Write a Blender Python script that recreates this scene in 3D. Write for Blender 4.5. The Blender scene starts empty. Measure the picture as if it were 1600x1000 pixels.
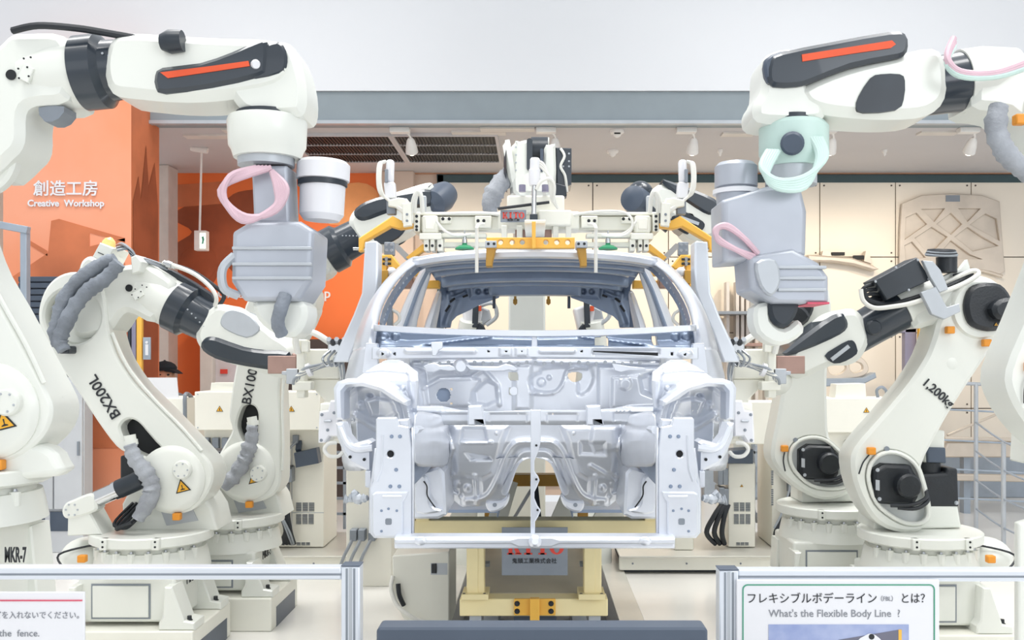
import bpy, bmesh, math, random
from mathutils import Vector, Matrix
from mathutils.geometry import tessellate_polygon

# ---------------------------------------------------------------- camera, world, light, exposure
SC = bpy.context.scene
COL = SC.collection
F, CX, CY, CAMZ = 1500.0, 836.0, 560.0, 1.64      # focal length and vanishing point in px of a 1600x1000 frame
cam_d = bpy.data.cameras.new('camera'); cam = bpy.data.objects.new('camera', cam_d); COL.objects.link(cam)
cam.location = (0, 0, CAMZ); cam.rotation_euler = (math.pi/2, 0, 0)
cam_d.sensor_width = 36; cam_d.lens = F/1600*36
cam_d.shift_x = -(CX-800)/1600; cam_d.shift_y = (CY-500)/1600
cam_d.clip_start = .05
SC.camera = cam
SC.view_settings.view_transform = 'Standard'; SC.view_settings.look = 'None'
SC.view_settings.gamma = 1; SC.view_settings.use_curve_mapping = False
SC.view_settings.exposure = 0.17
wd = bpy.data.worlds.new('hall_daylight'); SC.world = wd; wd.use_nodes = True
wd.node_tree.nodes['Background'].inputs[0].default_value = (.93, .965, 1, 1)
wd.node_tree.nodes['Background'].inputs[1].default_value = 0.80
def area(name, loc, rot, sx, sy, power, col=(1, 1, 1)):
    l = bpy.data.lights.new(name, 'AREA'); l.shape = 'RECTANGLE'; l.size = sx; l.size_y = sy; l.energy = power; l.color = col
    o = bpy.data.objects.new(name, l); COL.objects.link(o); o.location = loc; o.rotation_euler = rot
    return o
# rows of luminaires high in the hall ceiling
for i, (x, y) in enumerate(((-3.2, 2.2), (3.2, 2.2), (-3.2, 5.6), (3.2, 5.6), (0, 4.0), (-2.6, 6.9), (2.6, 6.9))):
    area('hall_ceiling_light', (x, y, 7.2), (0, 0, 0), 2.6, 1.1, 46, (1, .985, .96)).data.spread = math.radians(95)
# added fill lamp, unseen, behind and to the right of the visitor
area('front_fill_light', (5.5, -3.5, 4.2), (math.radians(62), 0, math.radians(52)), 4.5, 3.0, 170, (.92, .96, 1))

area('front_fill_light', (-1.5, -6.5, 3.6), (math.radians(84), 0, 0), 12.0, 4.6, 130, (.95, .975, 1))  # second fill lamp, added behind the camera to brighten camera-facing surfaces

# ---------------------------------------------------------------- helpers
def W(px, py, d):
    return Vector(((px-CX)/F*d, d, CAMZ+(CY-py)/F*d))
def X(px, d): return (px-CX)/F*d
def Z(py, d): return CAMZ+(CY-py)/F*d
def S(n, d): return n/F*d
def Q(pts, d): return [(X(a, d), Z(b, d)) for a, b in pts]

def lin(c):
    if isinstance(c, str): c = tuple(int(c[i:i+2], 16)/255 for i in (0, 2, 4))
    return tuple((v/12.92 if v <= .04045 else ((v+.055)/1.055)**2.4) for v in c)
MATS = {}
def mat(name, col, rough=.5, metal=0, var=.04, scale=6, bump=0, coat=0, emit=0, alpha=1, trans=0, col2=None, tex='noise'):
    if name in MATS: return MATS[name]
    m = bpy.data.materials.new(name); m.use_nodes = True; nt = m.node_tree; b = nt.nodes['Principled BSDF']
    c = lin(col); c2 = lin(col2) if col2 else tuple(max(0, v*(1-var*2.2)) for v in c)
    tc = nt.nodes.new('ShaderNodeTexCoord')
    tn = nt.nodes.new('ShaderNodeTexNoise'); tn.inputs['Scale'].default_value = scale; tn.inputs['Detail'].default_value = 4
    nt.links.new(tc.outputs['Object'], tn.inputs['Vector'])
    rp = nt.nodes.new('ShaderNodeValToRGB'); rp.color_ramp.elements[0].position = .36; rp.color_ramp.elements[1].position = .64
    rp.color_ramp.elements[0].color = (*c2, 1); rp.color_ramp.elements[1].color = (*c, 1)
    nt.links.new(tn.outputs['Fac'], rp.inputs['Fac']); nt.links.new(rp.outputs['Color'], b.inputs['Base Color'])
    b.inputs['Roughness'].default_value = rough; b.inputs['Metallic'].default_value = metal
    b.inputs['Coat Weight'].default_value = coat
    if trans: b.inputs['Transmission Weight'].default_value = trans
    if alpha < 1: b.inputs['Alpha'].default_value = alpha
    if emit:
        b.inputs['Emission Color'].default_value = (*c, 1); b.inputs['Emission Strength'].default_value = emit
    if bump:
        bp = nt.nodes.new('ShaderNodeBump'); bp.inputs['Strength'].default_value = bump; bp.inputs['Distance'].default_value = .01
        t2 = nt.nodes.new('ShaderNodeTexNoise'); t2.inputs['Scale'].default_value = scale*8; t2.inputs['Detail'].default_value = 3
        nt.links.new(tc.outputs['Object'], t2.inputs['Vector'])
        nt.links.new(t2.outputs['Fac'], bp.inputs['Height']); nt.links.new(bp.outputs['Normal'], b.inputs['Normal'])
    MATS[name] = m
    return m
M = dict(
    white=mat('robot_white_paint', 'e5e7e0', .32, var=.012, scale=2, coat=.15),
    white2=mat('jig_cream_paint', 'ecebe0', .4, var=.02, scale=3),
    cab=mat('cabinet_ivory_paint', 'f1efe4', .42, var=.015, scale=2),
    black=mat('black_plastic', '2b333c', .38, var=.1, scale=5),
    motor=mat('black_motor_casting', '20252b', .42, var=.12, scale=12, bump=.15),
    navy=mat('black_forearm_paint', '2c353f', .28, var=.06, scale=4, coat=.3),
    gray=mat('grey_plate_paint', '8b929b', .42, metal=.25, var=.05),
    lgray=mat('light_grey_paint', 'b9bec4', .4, metal=.2, var=.04),
    gungray=mat('weld_gun_grey_paint', 'b7bcc6', .38, metal=.3, var=.06, scale=3),
    steel=mat('bare_steel', 'c6c9cc', .22, metal=1, var=.05),
    chrome=mat('chrome_cylinder', 'd4d6d8', .12, metal=1, var=.06, scale=2),
    alu=mat('anodised_aluminium', 'dde2ea', .34, metal=.4, var=.03, scale=4),
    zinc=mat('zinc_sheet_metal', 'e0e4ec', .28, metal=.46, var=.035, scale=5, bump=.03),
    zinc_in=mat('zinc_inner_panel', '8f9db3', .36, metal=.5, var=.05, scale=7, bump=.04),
    yellow=mat('jig_yellow_paint', 'f5bd50', .4, var=.04),
    cream=mat('lift_cream_yellow_paint', 'f6e6b2', .42, var=.03),
    ochre=mat('ochre_paint', 'c2933b', .45, var=.06),
    orange=mat('orange_rubber_stop', 'ee9a2e', .5, var=.06),
    lamp=mat('orange_beacon_lens', 'ff9a60', .2, emit=1.4),
    sleeve=mat('grey_cloth_sleeve', 'a9adb4', .75, var=.12, scale=9, bump=.5),
    sleeve2=mat('dark_grey_cloth_sleeve', '8b929c', .75, var=.12, scale=9, bump=.5),
    hose=mat('white_hose', 'e6e5de', .45, var=.03),
    pink=mat('pink_hose', 'd9b9c4', .4, var=.06),
    teal=mat('pale_green_hose', 'cde5de', .4, var=.06),
    bhose=mat('black_rubber_cable', '262a30', .5, var=.1),
    ghose=mat('grey_cable', '979da4', .5, var=.06),
    green=mat('green_suction_cup', '2f9a6b', .4, var=.08),
    red=mat('red_print', 'e0483a', .5), blackp=mat('black_print', '22262b', .5), greyp=mat('grey_print', '8c8f96', .6),
    signw=mat('white_sign_board', 'e6e6ea', .35, var=.01), greenp=mat('green_print', '4f9b80', .5), redline=mat('crimson_print', 'd4536b', .5),
    warn=mat('warning_yellow', 'f2b430', .45),
    brown=mat('copper_brown_bus', 'a98a80', .4, metal=.3, var=.1),
    hole=mat('black_hole_plug', '15181c', .6),
    glass=mat('clear_cover', 'd8dee0', .08, alpha=.25),
    dark=mat('dark_slate_paint', '4b5666', .4, var=.05),
)

class B:
    def __init__(s): s.v = []; s.f = []
    def add(s, vs, fs):
        o = len(s.v); s.v += [tuple(v) for v in vs]; s.f += [tuple(i+o for i in f) for f in fs]; return s
    def box(s, x0, x1, y0, y1, z0, z1):
        if x0 > x1: x0, x1 = x1, x0
        if y0 > y1: y0, y1 = y1, y0
        if z0 > z1: z0, z1 = z1, z0
        return s.add([(x0, y0, z0), (x1, y0, z0), (x1, y1, z0), (x0, y1, z0), (x0, y0, z1), (x1, y0, z1), (x1, y1, z1), (x0, y1, z1)],
              [(0, 3, 2, 1), (4, 5, 6, 7), (0, 1, 5, 4), (1, 2, 6, 5), (2, 3, 7, 6), (3, 0, 4, 7)])
    def pbox(s, a, b, c, e, d, y0, y1):     # px rectangle a..c, b..e measured at depth d
        return s.box(X(a, min(y0, y1)), X(c, min(y0, y1)), y0, y1, Z(e, min(y0, y1)), Z(b, min(y0, y1)))
    def beam(s, p0, p1, w, h, up=(0, 1, 0)):   # oriented box, w across, h along up
        p0, p1 = Vector(p0), Vector(p1); t = (p1-p0).normalized(); u = Vector(up); u = (u-t*u.dot(t))
        if u.length < 1e-4: u = Vector((1, 0, 0)); u = u-t*u.dot(t)
        u.normalize(); w_ = t.cross(u); a = w_*w/2; b = u*h/2
        return s.add([p0-a-b, p0+a-b, p0+a+b, p0-a+b, p1-a-b, p1+a-b, p1+a+b, p1-a+b],
              [(0, 3, 2, 1), (4, 5, 6, 7), (0, 1, 5, 4), (1, 2, 6, 5), (2, 3, 7, 6), (3, 0, 4, 7)])
    def cyl(s, p0, p1, r0, r1=None, n=20):
        return s.lathe(p0, p1, [(0, r0), (1, r0 if r1 is None else r1)], n)
    def lathe(s, p0, p1, prof, n=24):          # prof: (t along axis, radius)
        p0, p1 = Vector(p0), Vector(p1); ax = p1-p0; t = ax.normalized()
        u = t.orthogonal().normalized(); w = t.cross(u)
        vs = []; fs = []
        for a, r in prof:
            c = p0+ax*a
            vs += [c+(u*math.cos(2*math.pi*k/n)+w*math.sin(2*math.pi*k/n))*r for k in range(n)]
        for i in range(len(prof)-1):
            for k in range(n):
                k2 = (k+1) % n; fs.append((i*n+k, i*n+k2, (i+1)*n+k2, (i+1)*n+k))
        fs.append(tuple(reversed(range(n)))); fs.append(tuple(range((len(prof)-1)*n, len(prof)*n)))
        return s.add(vs, fs)
    def tube(s, pts, r, n=8, res=5, wob=0, seed=1, flat=1):
        pts = [Vector(p) for p in pts]; rs = r if isinstance(r, (list, tuple)) else [r]*len(pts)
        P = []; R = []
        if len(pts) == 2 or res <= 1: P, R = pts, list(rs)
        else:
            for i in range(len(pts)-1):
                a, b, c, e = pts[max(0, i-1)], pts[i], pts[i+1], pts[min(len(pts)-1, i+2)]
                for k in range(res):
                    t = k/res
                    P.append(.5*((2*b)+(c-a)*t+(2*a-5*b+4*c-e)*t*t+(3*b-a-3*c+e)*t**3)); R.append(rs[i]*(1-t)+rs[i+1]*t)
            P.append(pts[-1]); R.append(rs[-1])
        rnd = random.Random(seed); vs = []; fs = []; u = None
        for i, p in enumerate(P):
            t = (P[min(i+1, len(P)-1)]-P[max(0, i-1)]).normalized()
            if u is None: u = t.orthogonal().normalized()
            else:
                u = u-t*u.dot(t); u = u.normalized() if u.length > 1e-6 else t.orthogonal().normalized()
            w = t.cross(u); rr = R[i]*(1+rnd.uniform(-wob, wob))
            vs += [p+(u*math.cos(2*math.pi*k/n)+w*math.sin(2*math.pi*k/n)*flat)*rr*(1+rnd.uniform(-wob, wob)*.5) for k in range(n)]
        m = len(P)
        for i in range(m-1):
            for k in range(n):
                k2 = (k+1) % n; fs.append((i*n+k, i*n+k2, (i+1)*n+k2, (i+1)*n+k))
        fs.append(tuple(reversed(range(n)))); fs.append(tuple(range((m-1)*n, m*n)))
        return s.add(vs, fs)
    def prism(s, poly, y0, y1, holes=(), b=0):        # XZ outline (metres) extruded in Y, optional bevelled front rim at y0
        if y0 > y1: y0, y1 = y1, y0
        loops = [list(poly)]+[list(h) for h in holes]
        tri = tessellate_polygon([[Vector((x, z, 0)) for x, z in l] for l in loops])
        flat = [p for l in loops for p in l]; n = len(flat)
        fr = list(flat)
        if b:
            fr = []
            for li, l in enumerate(loops):
                A = sum(l[i][0]*l[(i+1) % len(l)][1]-l[(i+1) % len(l)][0]*l[i][1] for i in range(len(l)))
                sg = (1 if A > 0 else -1)*(1 if li == 0 else -1)
                for i, p in enumerate(l):
                    a = Vector(p)-Vector(l[i-1]); c = Vector(l[(i+1) % len(l)])-Vector(p)
                    na = Vector((-a.y, a.x)); nc = Vector((-c.y, c.x))
                    m = ((na.normalized() if na.length else na)+(nc.normalized() if nc.length else nc))
                    m = m.normalized() if m.length > 1e-6 else Vector((0, 0))
                    fr.append((p[0]+m.x*b*sg, p[1]+m.y*b*sg))
        trf = tri
        if b:
            k = 0; lf = []
            for l in loops: lf.append(fr[k:k+len(l)]); k += len(l)
            trf = tessellate_polygon([[Vector((x, z, 0)) for x, z in l] for l in lf])
        vs = [(x, y0, z) for x, z in fr]
        if b: vs += [(x, y0+b, z) for x, z in flat]
        vs += [(x, y1, z) for x, z in flat]; L = len(vs)//n
        fs = []
        for t in trf: fs.append(tuple(t))
        for t in tri: fs.append(tuple((L-1)*n+i for i in reversed(t)))
        o = 0
        for l in loops:
            k = len(l)
            for i in range(k):
                j = (i+1) % k
                for q in range(L-1): fs.append((q*n+o+i, q*n+o+j, (q+1)*n+o+j, (q+1)*n+o+i))
            o += k
        return s.add(vs, fs)
    def pprism(s, pts, d, y0, y1, holes=(), b=0):
        d = min(y0, y1); return s.prism(Q(pts, d), y0, y1, [Q(h, d) for h in holes], b)
    def grid(s, rows, closed=False):
        n = len(rows[0]); vs = [p for r in rows for p in r]; fs = []
        for i in range(len(rows)-1):
            for k in range(n if closed else n-1):
                k2 = (k+1) % n; fs.append((i*n+k, i*n+k2, (i+1)*n+k2, (i+1)*n+k))
        return s.add(vs, fs)
    def ball(s, c, r, sc=(1, 1, 1), n=16, m=10):
        c = Vector(c); vs = []; fs = []
        for i in range(m+1):
            a = math.pi*i/m
            vs += [c+Vector((math.sin(a)*math.cos(2*math.pi*k/n)*r*sc[0], math.sin(a)*math.sin(2*math.pi*k/n)*r*sc[1], math.cos(a)*r*sc[2])) for k in range(n)]
        for i in range(m):
            for k in range(n): fs.append((i*n+k, i*n+(k+1) % n, (i+1)*n+(k+1) % n, (i+1)*n+k))
        return s.add(vs, fs)
    def xform(s, mtx):
        s.v = [tuple(mtx @ Vector(v)) for v in s.v]; return s
    def mirror(s, cx=0):
        s.v = [(2*cx-x, y, z) for x, y, z in s.v]; s.f = [tuple(reversed(f)) for f in s.f]; return s

ORG = {}
def origin(o): return ORG.get(o.name, Vector((0, 0, 0)))
def mesh_of(name, b, m, angle=32):
    me = bpy.data.meshes.new(name); me.from_pydata(b.v, [], b.f); me.validate()
    bm = bmesh.new(); bm.from_mesh(me); bmesh.ops.remove_doubles(bm, verts=bm.verts, dist=1e-5)
    bmesh.ops.recalc_face_normals(bm, faces=bm.faces); bm.to_mesh(me); bm.free()
    me.polygons.foreach_set('use_smooth', [True]*len(me.polygons)); me.set_sharp_from_angle(angle=math.radians(angle))
    me.materials.append(M[m] if isinstance(m, str) else m)
    return me
def link(name, me, parent=None, loc=(0, 0, 0), rot=None):
    o = bpy.data.objects.new(name, me); COL.objects.link(o)
    loc = Vector(loc)
    if parent is not None:
        o.parent = parent; o.location = loc-origin(parent)
    else: o.location = loc
    if rot: o.rotation_euler = rot
    ORG[o.name] = loc
    return o
def obj(name, b, m, parent=None, bevel=0, solid=0, sub=0, angle=32, seg=2, off=0):
    o = link(name, mesh_of(name, b, m, angle), parent)
    if solid:
        k = o.modifiers.new('thickness', 'SOLIDIFY'); k.thickness = solid; k.offset = off
    if sub:
        k = o.modifiers.new('smooth', 'SUBSURF'); k.levels = sub; k.render_levels = sub
    if bevel:
        k = o.modifiers.new('edges', 'BEVEL'); k.width = bevel; k.segments = seg; k.limit_method = 'ANGLE'; k.angle_limit = math.radians(35)
        k.use_clamp_overlap = True
    return o
def tag(o, label, cat, group=None):
    o['label'] = label; o['category'] = cat
    if group: o['group'] = group
    return o
def thing(name, label, cat, loc, group=None):
    o = bpy.data.objects.new(name, None); COL.objects.link(o); o.empty_display_size = .1
    o.location = loc; ORG[o.name] = Vector(loc)
    return tag(o, label, cat, group)
def struct(name, b, m, parent=None, bevel=0, **k):
    o = obj(name, b, m, parent, bevel, **k)
    if parent is None: o['kind'] = 'structure'
    return o
def text(name, body, c, size, m, parent=None, rot=0, tilt=None, align='CENTER', ext=.0015, bold=0, shear=0, sx=1):
    cu = bpy.data.curves.new(name, 'FONT'); cu.body = body; cu.size = size; cu.align_x = align; cu.align_y = 'CENTER'
    cu.extrude = ext; cu.offset = bold; cu.shear = shear; cu.resolution_u = 3
    t = bpy.data.objects.new(name, cu); COL.objects.link(t)
    bpy.context.view_layer.update()
    me = bpy.data.meshes.new_from_object(t.evaluated_get(bpy.context.evaluated_depsgraph_get()))
    bpy.data.objects.remove(t); bpy.data.curves.remove(cu)
    me.materials.clear(); me.materials.append(M[m] if isinstance(m, str) else m); me.name = name
    mt = (tilt if tilt is not None else Matrix.Rotation(math.pi/2, 4, 'X')) @ Matrix.Rotation(rot, 4, 'Z') @ Matrix.Diagonal((sx, 1, 1, 1))
    me.transform(Matrix.Translation(Vector(c)) @ mt)
    return link(name, me, parent)
def circ(cx, cy, rx, ry=None, n=20, a0=0):
    ry = ry or rx
    return [(cx+rx*math.cos(a0+2*math.pi*k/n), cy+ry*math.sin(a0+2*math.pi*k/n)) for k in range(n)]
def rrect(x0, y0, x1, y1, r, n=4):
    out = []
    for cx, cy, a in ((x1-r, y1-r, 0), (x0+r, y1-r, 90), (x0+r, y0+r, 180), (x1-r, y0+r, 270)):
        out += [(cx+r*math.cos(math.radians(a+90*k/n)), cy+r*math.sin(math.radians(a+90*k/n))) for k in range(n+1)]
    return out
def smooth(pts, res=4, closed=True):          # Catmull-Rom through 2D px points
    n = len(pts); out = []
    for i in range(n if closed else n-1):
        a, b, c, e = (pts[(i-1) % n], pts[i], pts[(i+1) % n], pts[(i+2) % n]) if closed else (pts[max(0, i-1)], pts[i], pts[i+1], pts[min(n-1, i+2)])
        for k in range(res):
            t = k/res
            out.append(tuple(.5*(2*b[j]+(c[j]-a[j])*t+(2*a[j]-5*b[j]+4*c[j]-e[j])*t*t+(3*b[j]-a[j]-3*c[j]+e[j])*t**3) for j in (0, 1)))
    if not closed: out.append(tuple(pts[-1]))
    return out
def serif_letters(name, cx, cy, w, h, d, m, parent):      # slab-serif K I T O, w x h px, centred
    b = B(); x0, y0 = cx-w/2, cy-h/2; lw = w*.24; g = (w-4*lw)/3
    def q(i, pts): b.pprism([(x0+i*(lw+g)+lw*a, y0+h*c) for a, c in pts], d, d-.002, d)
    def r(i, a, c, e, f): q(i, [(a, c), (e, c), (e, f), (a, f)])
    r(0, .1, 0, .38, 1); r(0, 0, 0, .48, .1); r(0, 0, .9, .48, 1); r(0, .62, 0, 1, .1); r(0, .58, .9, 1.05, 1)
    q(0, [(.38, .5), (.72, .05), (.92, .05), (.5, .6)]); q(0, [(.42, .48), (.62, .38), (1, .95), (.68, .95)])
    r(1, .35, 0, .65, 1); r(1, .2, 0, .8, .1); r(1, .2, .9, .8, 1)
    r(2, .35, 0, .65, 1); r(2, 0, 0, 1, .12); r(2, 0, 0, .1, .3); r(2, .9, 0, 1, .3); r(2, .2, .9, .8, 1)
    ot = [(x0+3*(lw+g)+lw*(.5+.55*math.cos(a)), y0+h*(.5+.5*math.sin(a))) for a in [2*math.pi*k/28 for k in range(28)]]
    it = [(x0+3*(lw+g)+lw*(.5+.24*math.cos(a)), y0+h*(.5+.4*math.sin(a))) for a in [2*math.pi*k/28 for k in range(28)]]
    b.pprism(ot, d, d-.002, d, [it])
    return obj(name, b, m, parent)
_bolt = {}
def bolt(parent, p, r, m='steel', axis='y', h=None, name='bolt'):
    key = (round(r, 4), m, axis, h)
    if key not in _bolt:
        b = B(); hh = h or r*.9
        d = {'y': Vector((0, -hh, 0)), 'z': Vector((0, 0, hh)), 'x': Vector((hh, 0, 0)), '-x': Vector((-hh, 0, 0))}[axis]
        b.lathe((0, 0, 0), d, [(0, r), (.3, r), (.3, r*.72), (1, r*.66)], 8)
        _bolt[key] = mesh_of(name, b, m, 40)
    return link(name, _bolt[key], parent, p)
# ---------------------------------------------------------------- the hall
M.update(
    floor=mat('pale_hall_floor', 'e6e4df', .22, var=.02, scale=1.5, coat=.2),
    slab=mat('track_border_steel', 'd2d0c8', .3, metal=.3, var=.04, scale=3),
    pit=mat('dark_track_pit', '4d5257', .6, var=.1),
    upper=mat('upper_white_plaster', 'e6e7ea', .8, var=.008, scale=.6),
    fascia=mat('blue_grey_beam_paint', '8f999f', .6, var=.02),
    soffit=mat('soffit_plaster', 'c9c6c8', .8, var=.015, scale=1),
    owall=mat('orange_wall_paint', 'f47a3c', .6, var=.03, scale=.9),
    orange2=mat('orange_column_paint', 'f3a483', .6, var=.05, scale=.8, col2='f0956c'),
    umber=mat('umber_mural_print', 'a65330', .65, var=.12, scale=3),
    umber2=mat('rust_mural_print', 'd57a50', .65, var=.08, scale=3),
    beige=mat('beige_wall', 'd8c3b4', .75, var=.01),
    panel=mat('ivory_wall_panel', 'f3e9da', .5, var=.012, scale=1.2),
    seam=mat('dark_panel_joint', '5b5148', .7), trimteal=mat('dark_teal_frame', '3d5257', .5, var=.03),
    trimor=mat('copper_trim_strip', 'cf9a7a', .5), grille=mat('black_grille', '1c1e22', .6), pil=mat('pilaster_white', 'dcd6d0', .6),
    bulb=mat('spot_lamp_glass', 'fff3e0', .3, emit=2.5), exitm=mat('exit_sign_face', 'e8fff0', .4, emit=1.2), cwhite=mat('white_fixture', 'eeeae6', .5),
    displ=mat('display_sheet_metal', 'd9cdbf', .35, metal=.35, var=.06, scale=4),
    bluegrey=mat('blue_grey_steel', 'a3aebb', .45, metal=.2, var=.05), shelfg=mat('pale_grey_locker', 'c9ccd0', .5, var=.02),
    skin=mat('skin', 'd9a88c', .55, var=.04), hair=mat('black_hair', '1e1a19', .6), cap=mat('navy_black_cloth', '1c242c', .8, var=.1, scale=20, bump=.2),
    shirt=mat('grey_work_jacket', '8d949c', .8, var=.08, scale=10, bump=.2), lilac=mat('lilac_grey_frame', '8f8ca3', .45, metal=.2),
)
WB = 11.5; CZ = 3.86
struct('floor', B().box(-9, -.52, -4, 13, -.3, 0).box(.52, 9, -4, 13, -.3, 0).box(-.52, .52, -4, 13, -.5, -.3), 'floor')
fl = bpy.data.objects['floor']
for x0, x1 in ((-.68, -.52), (.52, .68)): obj('track_border', B().box(x0, x1, 1.5, 9, 0, .018), 'slab', fl, bevel=.004)
obj('track_pit_lining', B().box(-.52, .52, 1.5, 11, -.3, -.26), 'pit', fl)
struct('wall_upper', B().box(-9, 9, 9.0, 9.25, 4.15, 8.4), 'upper')
struct('trim_1', B().box(-9, 9, 9.02, 9.25, CZ-.002, 4.15), 'fascia', bevel=.01)
obj('lower_flange', B().box(-9, 9, 8.99, 9.06, CZ-.02, CZ+.012), 'lgray', bpy.data.objects['trim_1'])
struct('ceiling', B().box(-9, 9, 9.06, 12, CZ, CZ+.08), 'soffit')
wb = struct('wall_back', B().box(X(640, WB), 9, WB+.02, WB+.2, 0, CZ), 'beige')
obj('column_cover', B().box(X(592, 11.35), X(646, 11.35), 11.35, WB+.1, 0, CZ), 'beige', wb, bevel=.01)
# teal picture frame and copper line over the panels
fx0, fz1 = X(683, WB-.03), Z(273, WB-.03)
struct('trim_2', B().box(fx0, 9, WB-.04, WB+.02, Z(285, WB-.04), fz1).box(fx0, X(694, WB), WB-.04, WB+.02, .4, fz1), 'trimteal', bevel=.006)
struct('trim_3', B().box(X(645, WB), 9, WB-.02, WB+.02, Z(272, WB), Z(266, WB)), 'trimor')
pw = S(118, WB); pl = B().box(-pw/2+.006, pw/2-.006, 0, .02, -pw/2+.006, pw/2-.006)
plm = mesh_of('wall_panel', pl, 'panel'); scm = mesh_of('panel_screw', B().cyl((0, 0, 0), (0, -.006, 0), .011, n=8), 'seam')
obj('panel_joint_backing', B().box(X(691, WB), 9, WB-.004, WB+.02, .3, Z(284, WB)), 'seam', wb)
for r in range(4):
    for c in range(9):
        cx, cz = X(690+118*(c+.5), WB), Z(284+118*(r+.5), WB)
        o = link('wall_panel', plm, wb, (cx, WB-.025, cz))
        if 284+118*r < 650:
            for sx in (-1, 1):
                for sz in (-1, 1):
                    link('panel_screw', scm, o, (cx+sx*(pw/2-.05), WB-.025, cz+sz*(pw/2-.05)))
# orange gallery wall, pilaster and column on the left
wo = struct('wall_left', B().box(X(255, WB), X(594, WB), WB, WB+.2, 0, CZ), 'owall')
struct('trim_4', B().box(X(243, 11), X(263, 11), 11, 11.3, 0, CZ), 'pil', bevel=.01)
struct('wall_outer', B().box(-9, X(-10, 10), 10, 10.2, 0, 8), 'panel')
co = struct('wall_column', B().box(X(5, 8.6), X(205, 8.6), 8.6, 9.24, 0, 4.4), 'orange2')
d = 8.597
for name, pts, m in (
    ('shelf_mural_print', [(8, 440), (75, 395), (80, 345), (92, 342), (195, 372), (195, 378), (140, 364), (140, 385), (195, 372), (195, 382), (140, 400), (140, 425), (195, 410), (195, 470), (60, 470)], 'umber2'),
    ('shelf_mural_print', [(45, 375), (74, 392), (74, 400), (45, 382)], 'umber2'),
    ('lower_mural_print', [(5, 470), (205, 470), (205, 700), (5, 700)], 'umber2')):
    obj(name, B().pprism(pts, d, d-.001, d+.003), m, co)
bb = B()
xs = X(205, 8.6)+.001
def side(y, pyref): return y
for pts in ([(8.63, 3.05), (8.75, 3.3), (8.8, 3.1), (8.92, 3.62), (8.98, 3.25), (9.12, 3.5), (9.2, 3.1), (9.2, 1.2), (8.65, 1.0)],):
    n = len(pts); vs = [(xs, a, z) for a, z in pts]+[(xs+.002, a, z) for a, z in pts]
    tr = tessellate_polygon([[Vector((a, z, 0)) for a, z in pts]])
    bb.add(vs, [tuple(t) for t in tr]+[tuple(n+i for i in t) for t in tr])
obj('side_mural_print', bb, 'umber', co)
obj('side_face_print', B().add([(xs, 8.603, 0), (xs, 9.236, 0), (xs, 9.236, 4.2), (xs, 8.603, 4.2)], [(0, 1, 2, 3)]), 'umber2', co)
bpy.data.objects['side_mural_print'].location.x += .002
text('large_wall_lettering', '創造工房', W(103, 296, 8.59), S(25.5, 8.6), 'signw', co, bold=.0022, ext=.004)
text('small_wall_lettering', 'Creative  Workshop', W(103, 318, 8.59), S(14.2, 8.6), 'signw', co, bold=.0022, ext=.004)
text('small_wall_lettering', 'Creative  Workshop', W(428, 459, WB-.01), S(21, WB), 'signw', wo, bold=.003, ext=.003)
d = WB-.004
motor = smooth([(268, 340), (300, 318), (345, 316), (372, 300), (420, 296), (430, 312), (400, 330), (430, 360), (440, 420), (420, 455), (380, 440), (350, 415), (330, 445), (290, 450), (268, 425), (272, 385), (300, 362)], 4)
obj('motorcycle_mural_print', B().pprism(motor, d, d-.001, d+.002), 'umber', wo)
for cx, cy, r in ((304, 410, 34), (400, 410, 36)):
    obj('wheel_mural_print', B().pprism(circ(cx, cy, r, n=28), d-.003, d-.004, d-.002, [circ(cx, cy, r-10, n=28)]), 'umber', wo)
obj('shelf_print', B().pprism([(262, 290), (350, 283), (350, 318), (262, 325)], d-.001, d-.002, d), 'umber2', wo)
obj('splash_print', B().pprism(smooth([(500, 300), (560, 285), (590, 300), (590, 330), (545, 350), (505, 345)], 3), d-.001, d-.002, d), M.setdefault('amber', mat('amber_print', 'f7a869', .6)), wo)
# lower gallery: dark opening, door frames, posts
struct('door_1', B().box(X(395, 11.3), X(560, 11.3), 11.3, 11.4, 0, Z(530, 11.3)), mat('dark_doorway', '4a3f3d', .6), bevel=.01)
struct('trim_5', B().box(X(312, 10.9), X(332, 10.9), 10.9, 11.1, 0, Z(470, 10.9)), 'pil', bevel=.01)
struct('trim_6', B().box(X(336, 11.0), X(392, 11.0), 11.0, 11.1, 0, Z(490, 11.0)), mat('pale_lilac_board', 'd9d3d8', .6), bevel=.01)
o = obj('notice', B().pbox(344, 577, 355, 584, 10.98, 10.975, 10.99), 'red', bpy.data.objects['trim_6'])
for nm, a, c, m in (('black_door_post', 199, 204, 'black'), ('lilac_door_post', 205, 212, 'lilac'), ('yellow_door_post', 213, 221, 'yellow')):
    tag(obj(nm, B().box(X(a, 8.45), X(c, 8.45), 8.45, 8.5, 0, Z(465, 8.45)), m, bevel=.006),
        {'b': 'thin black upright post beside the orange column', 'l': 'lilac-grey upright post between black and yellow posts by orange column', 'y': 'thin yellow upright post by orange column'}[nm[0]], 'post')
rs = obj('pictogram_plate', B().pbox(223, 527, 235, 562, 8.45, 8.46, 8.48), 'bluegrey', bpy.data.objects['yellow_door_post'], bevel=.004)
obj('pictogram', B().pprism(circ(229, 535, 2.2, n=10), 8.45, 8.455, 8.46).pbox(227, 538, 231.5, 555, 8.45, 8.455, 8.46), 'signw', rs)
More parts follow.
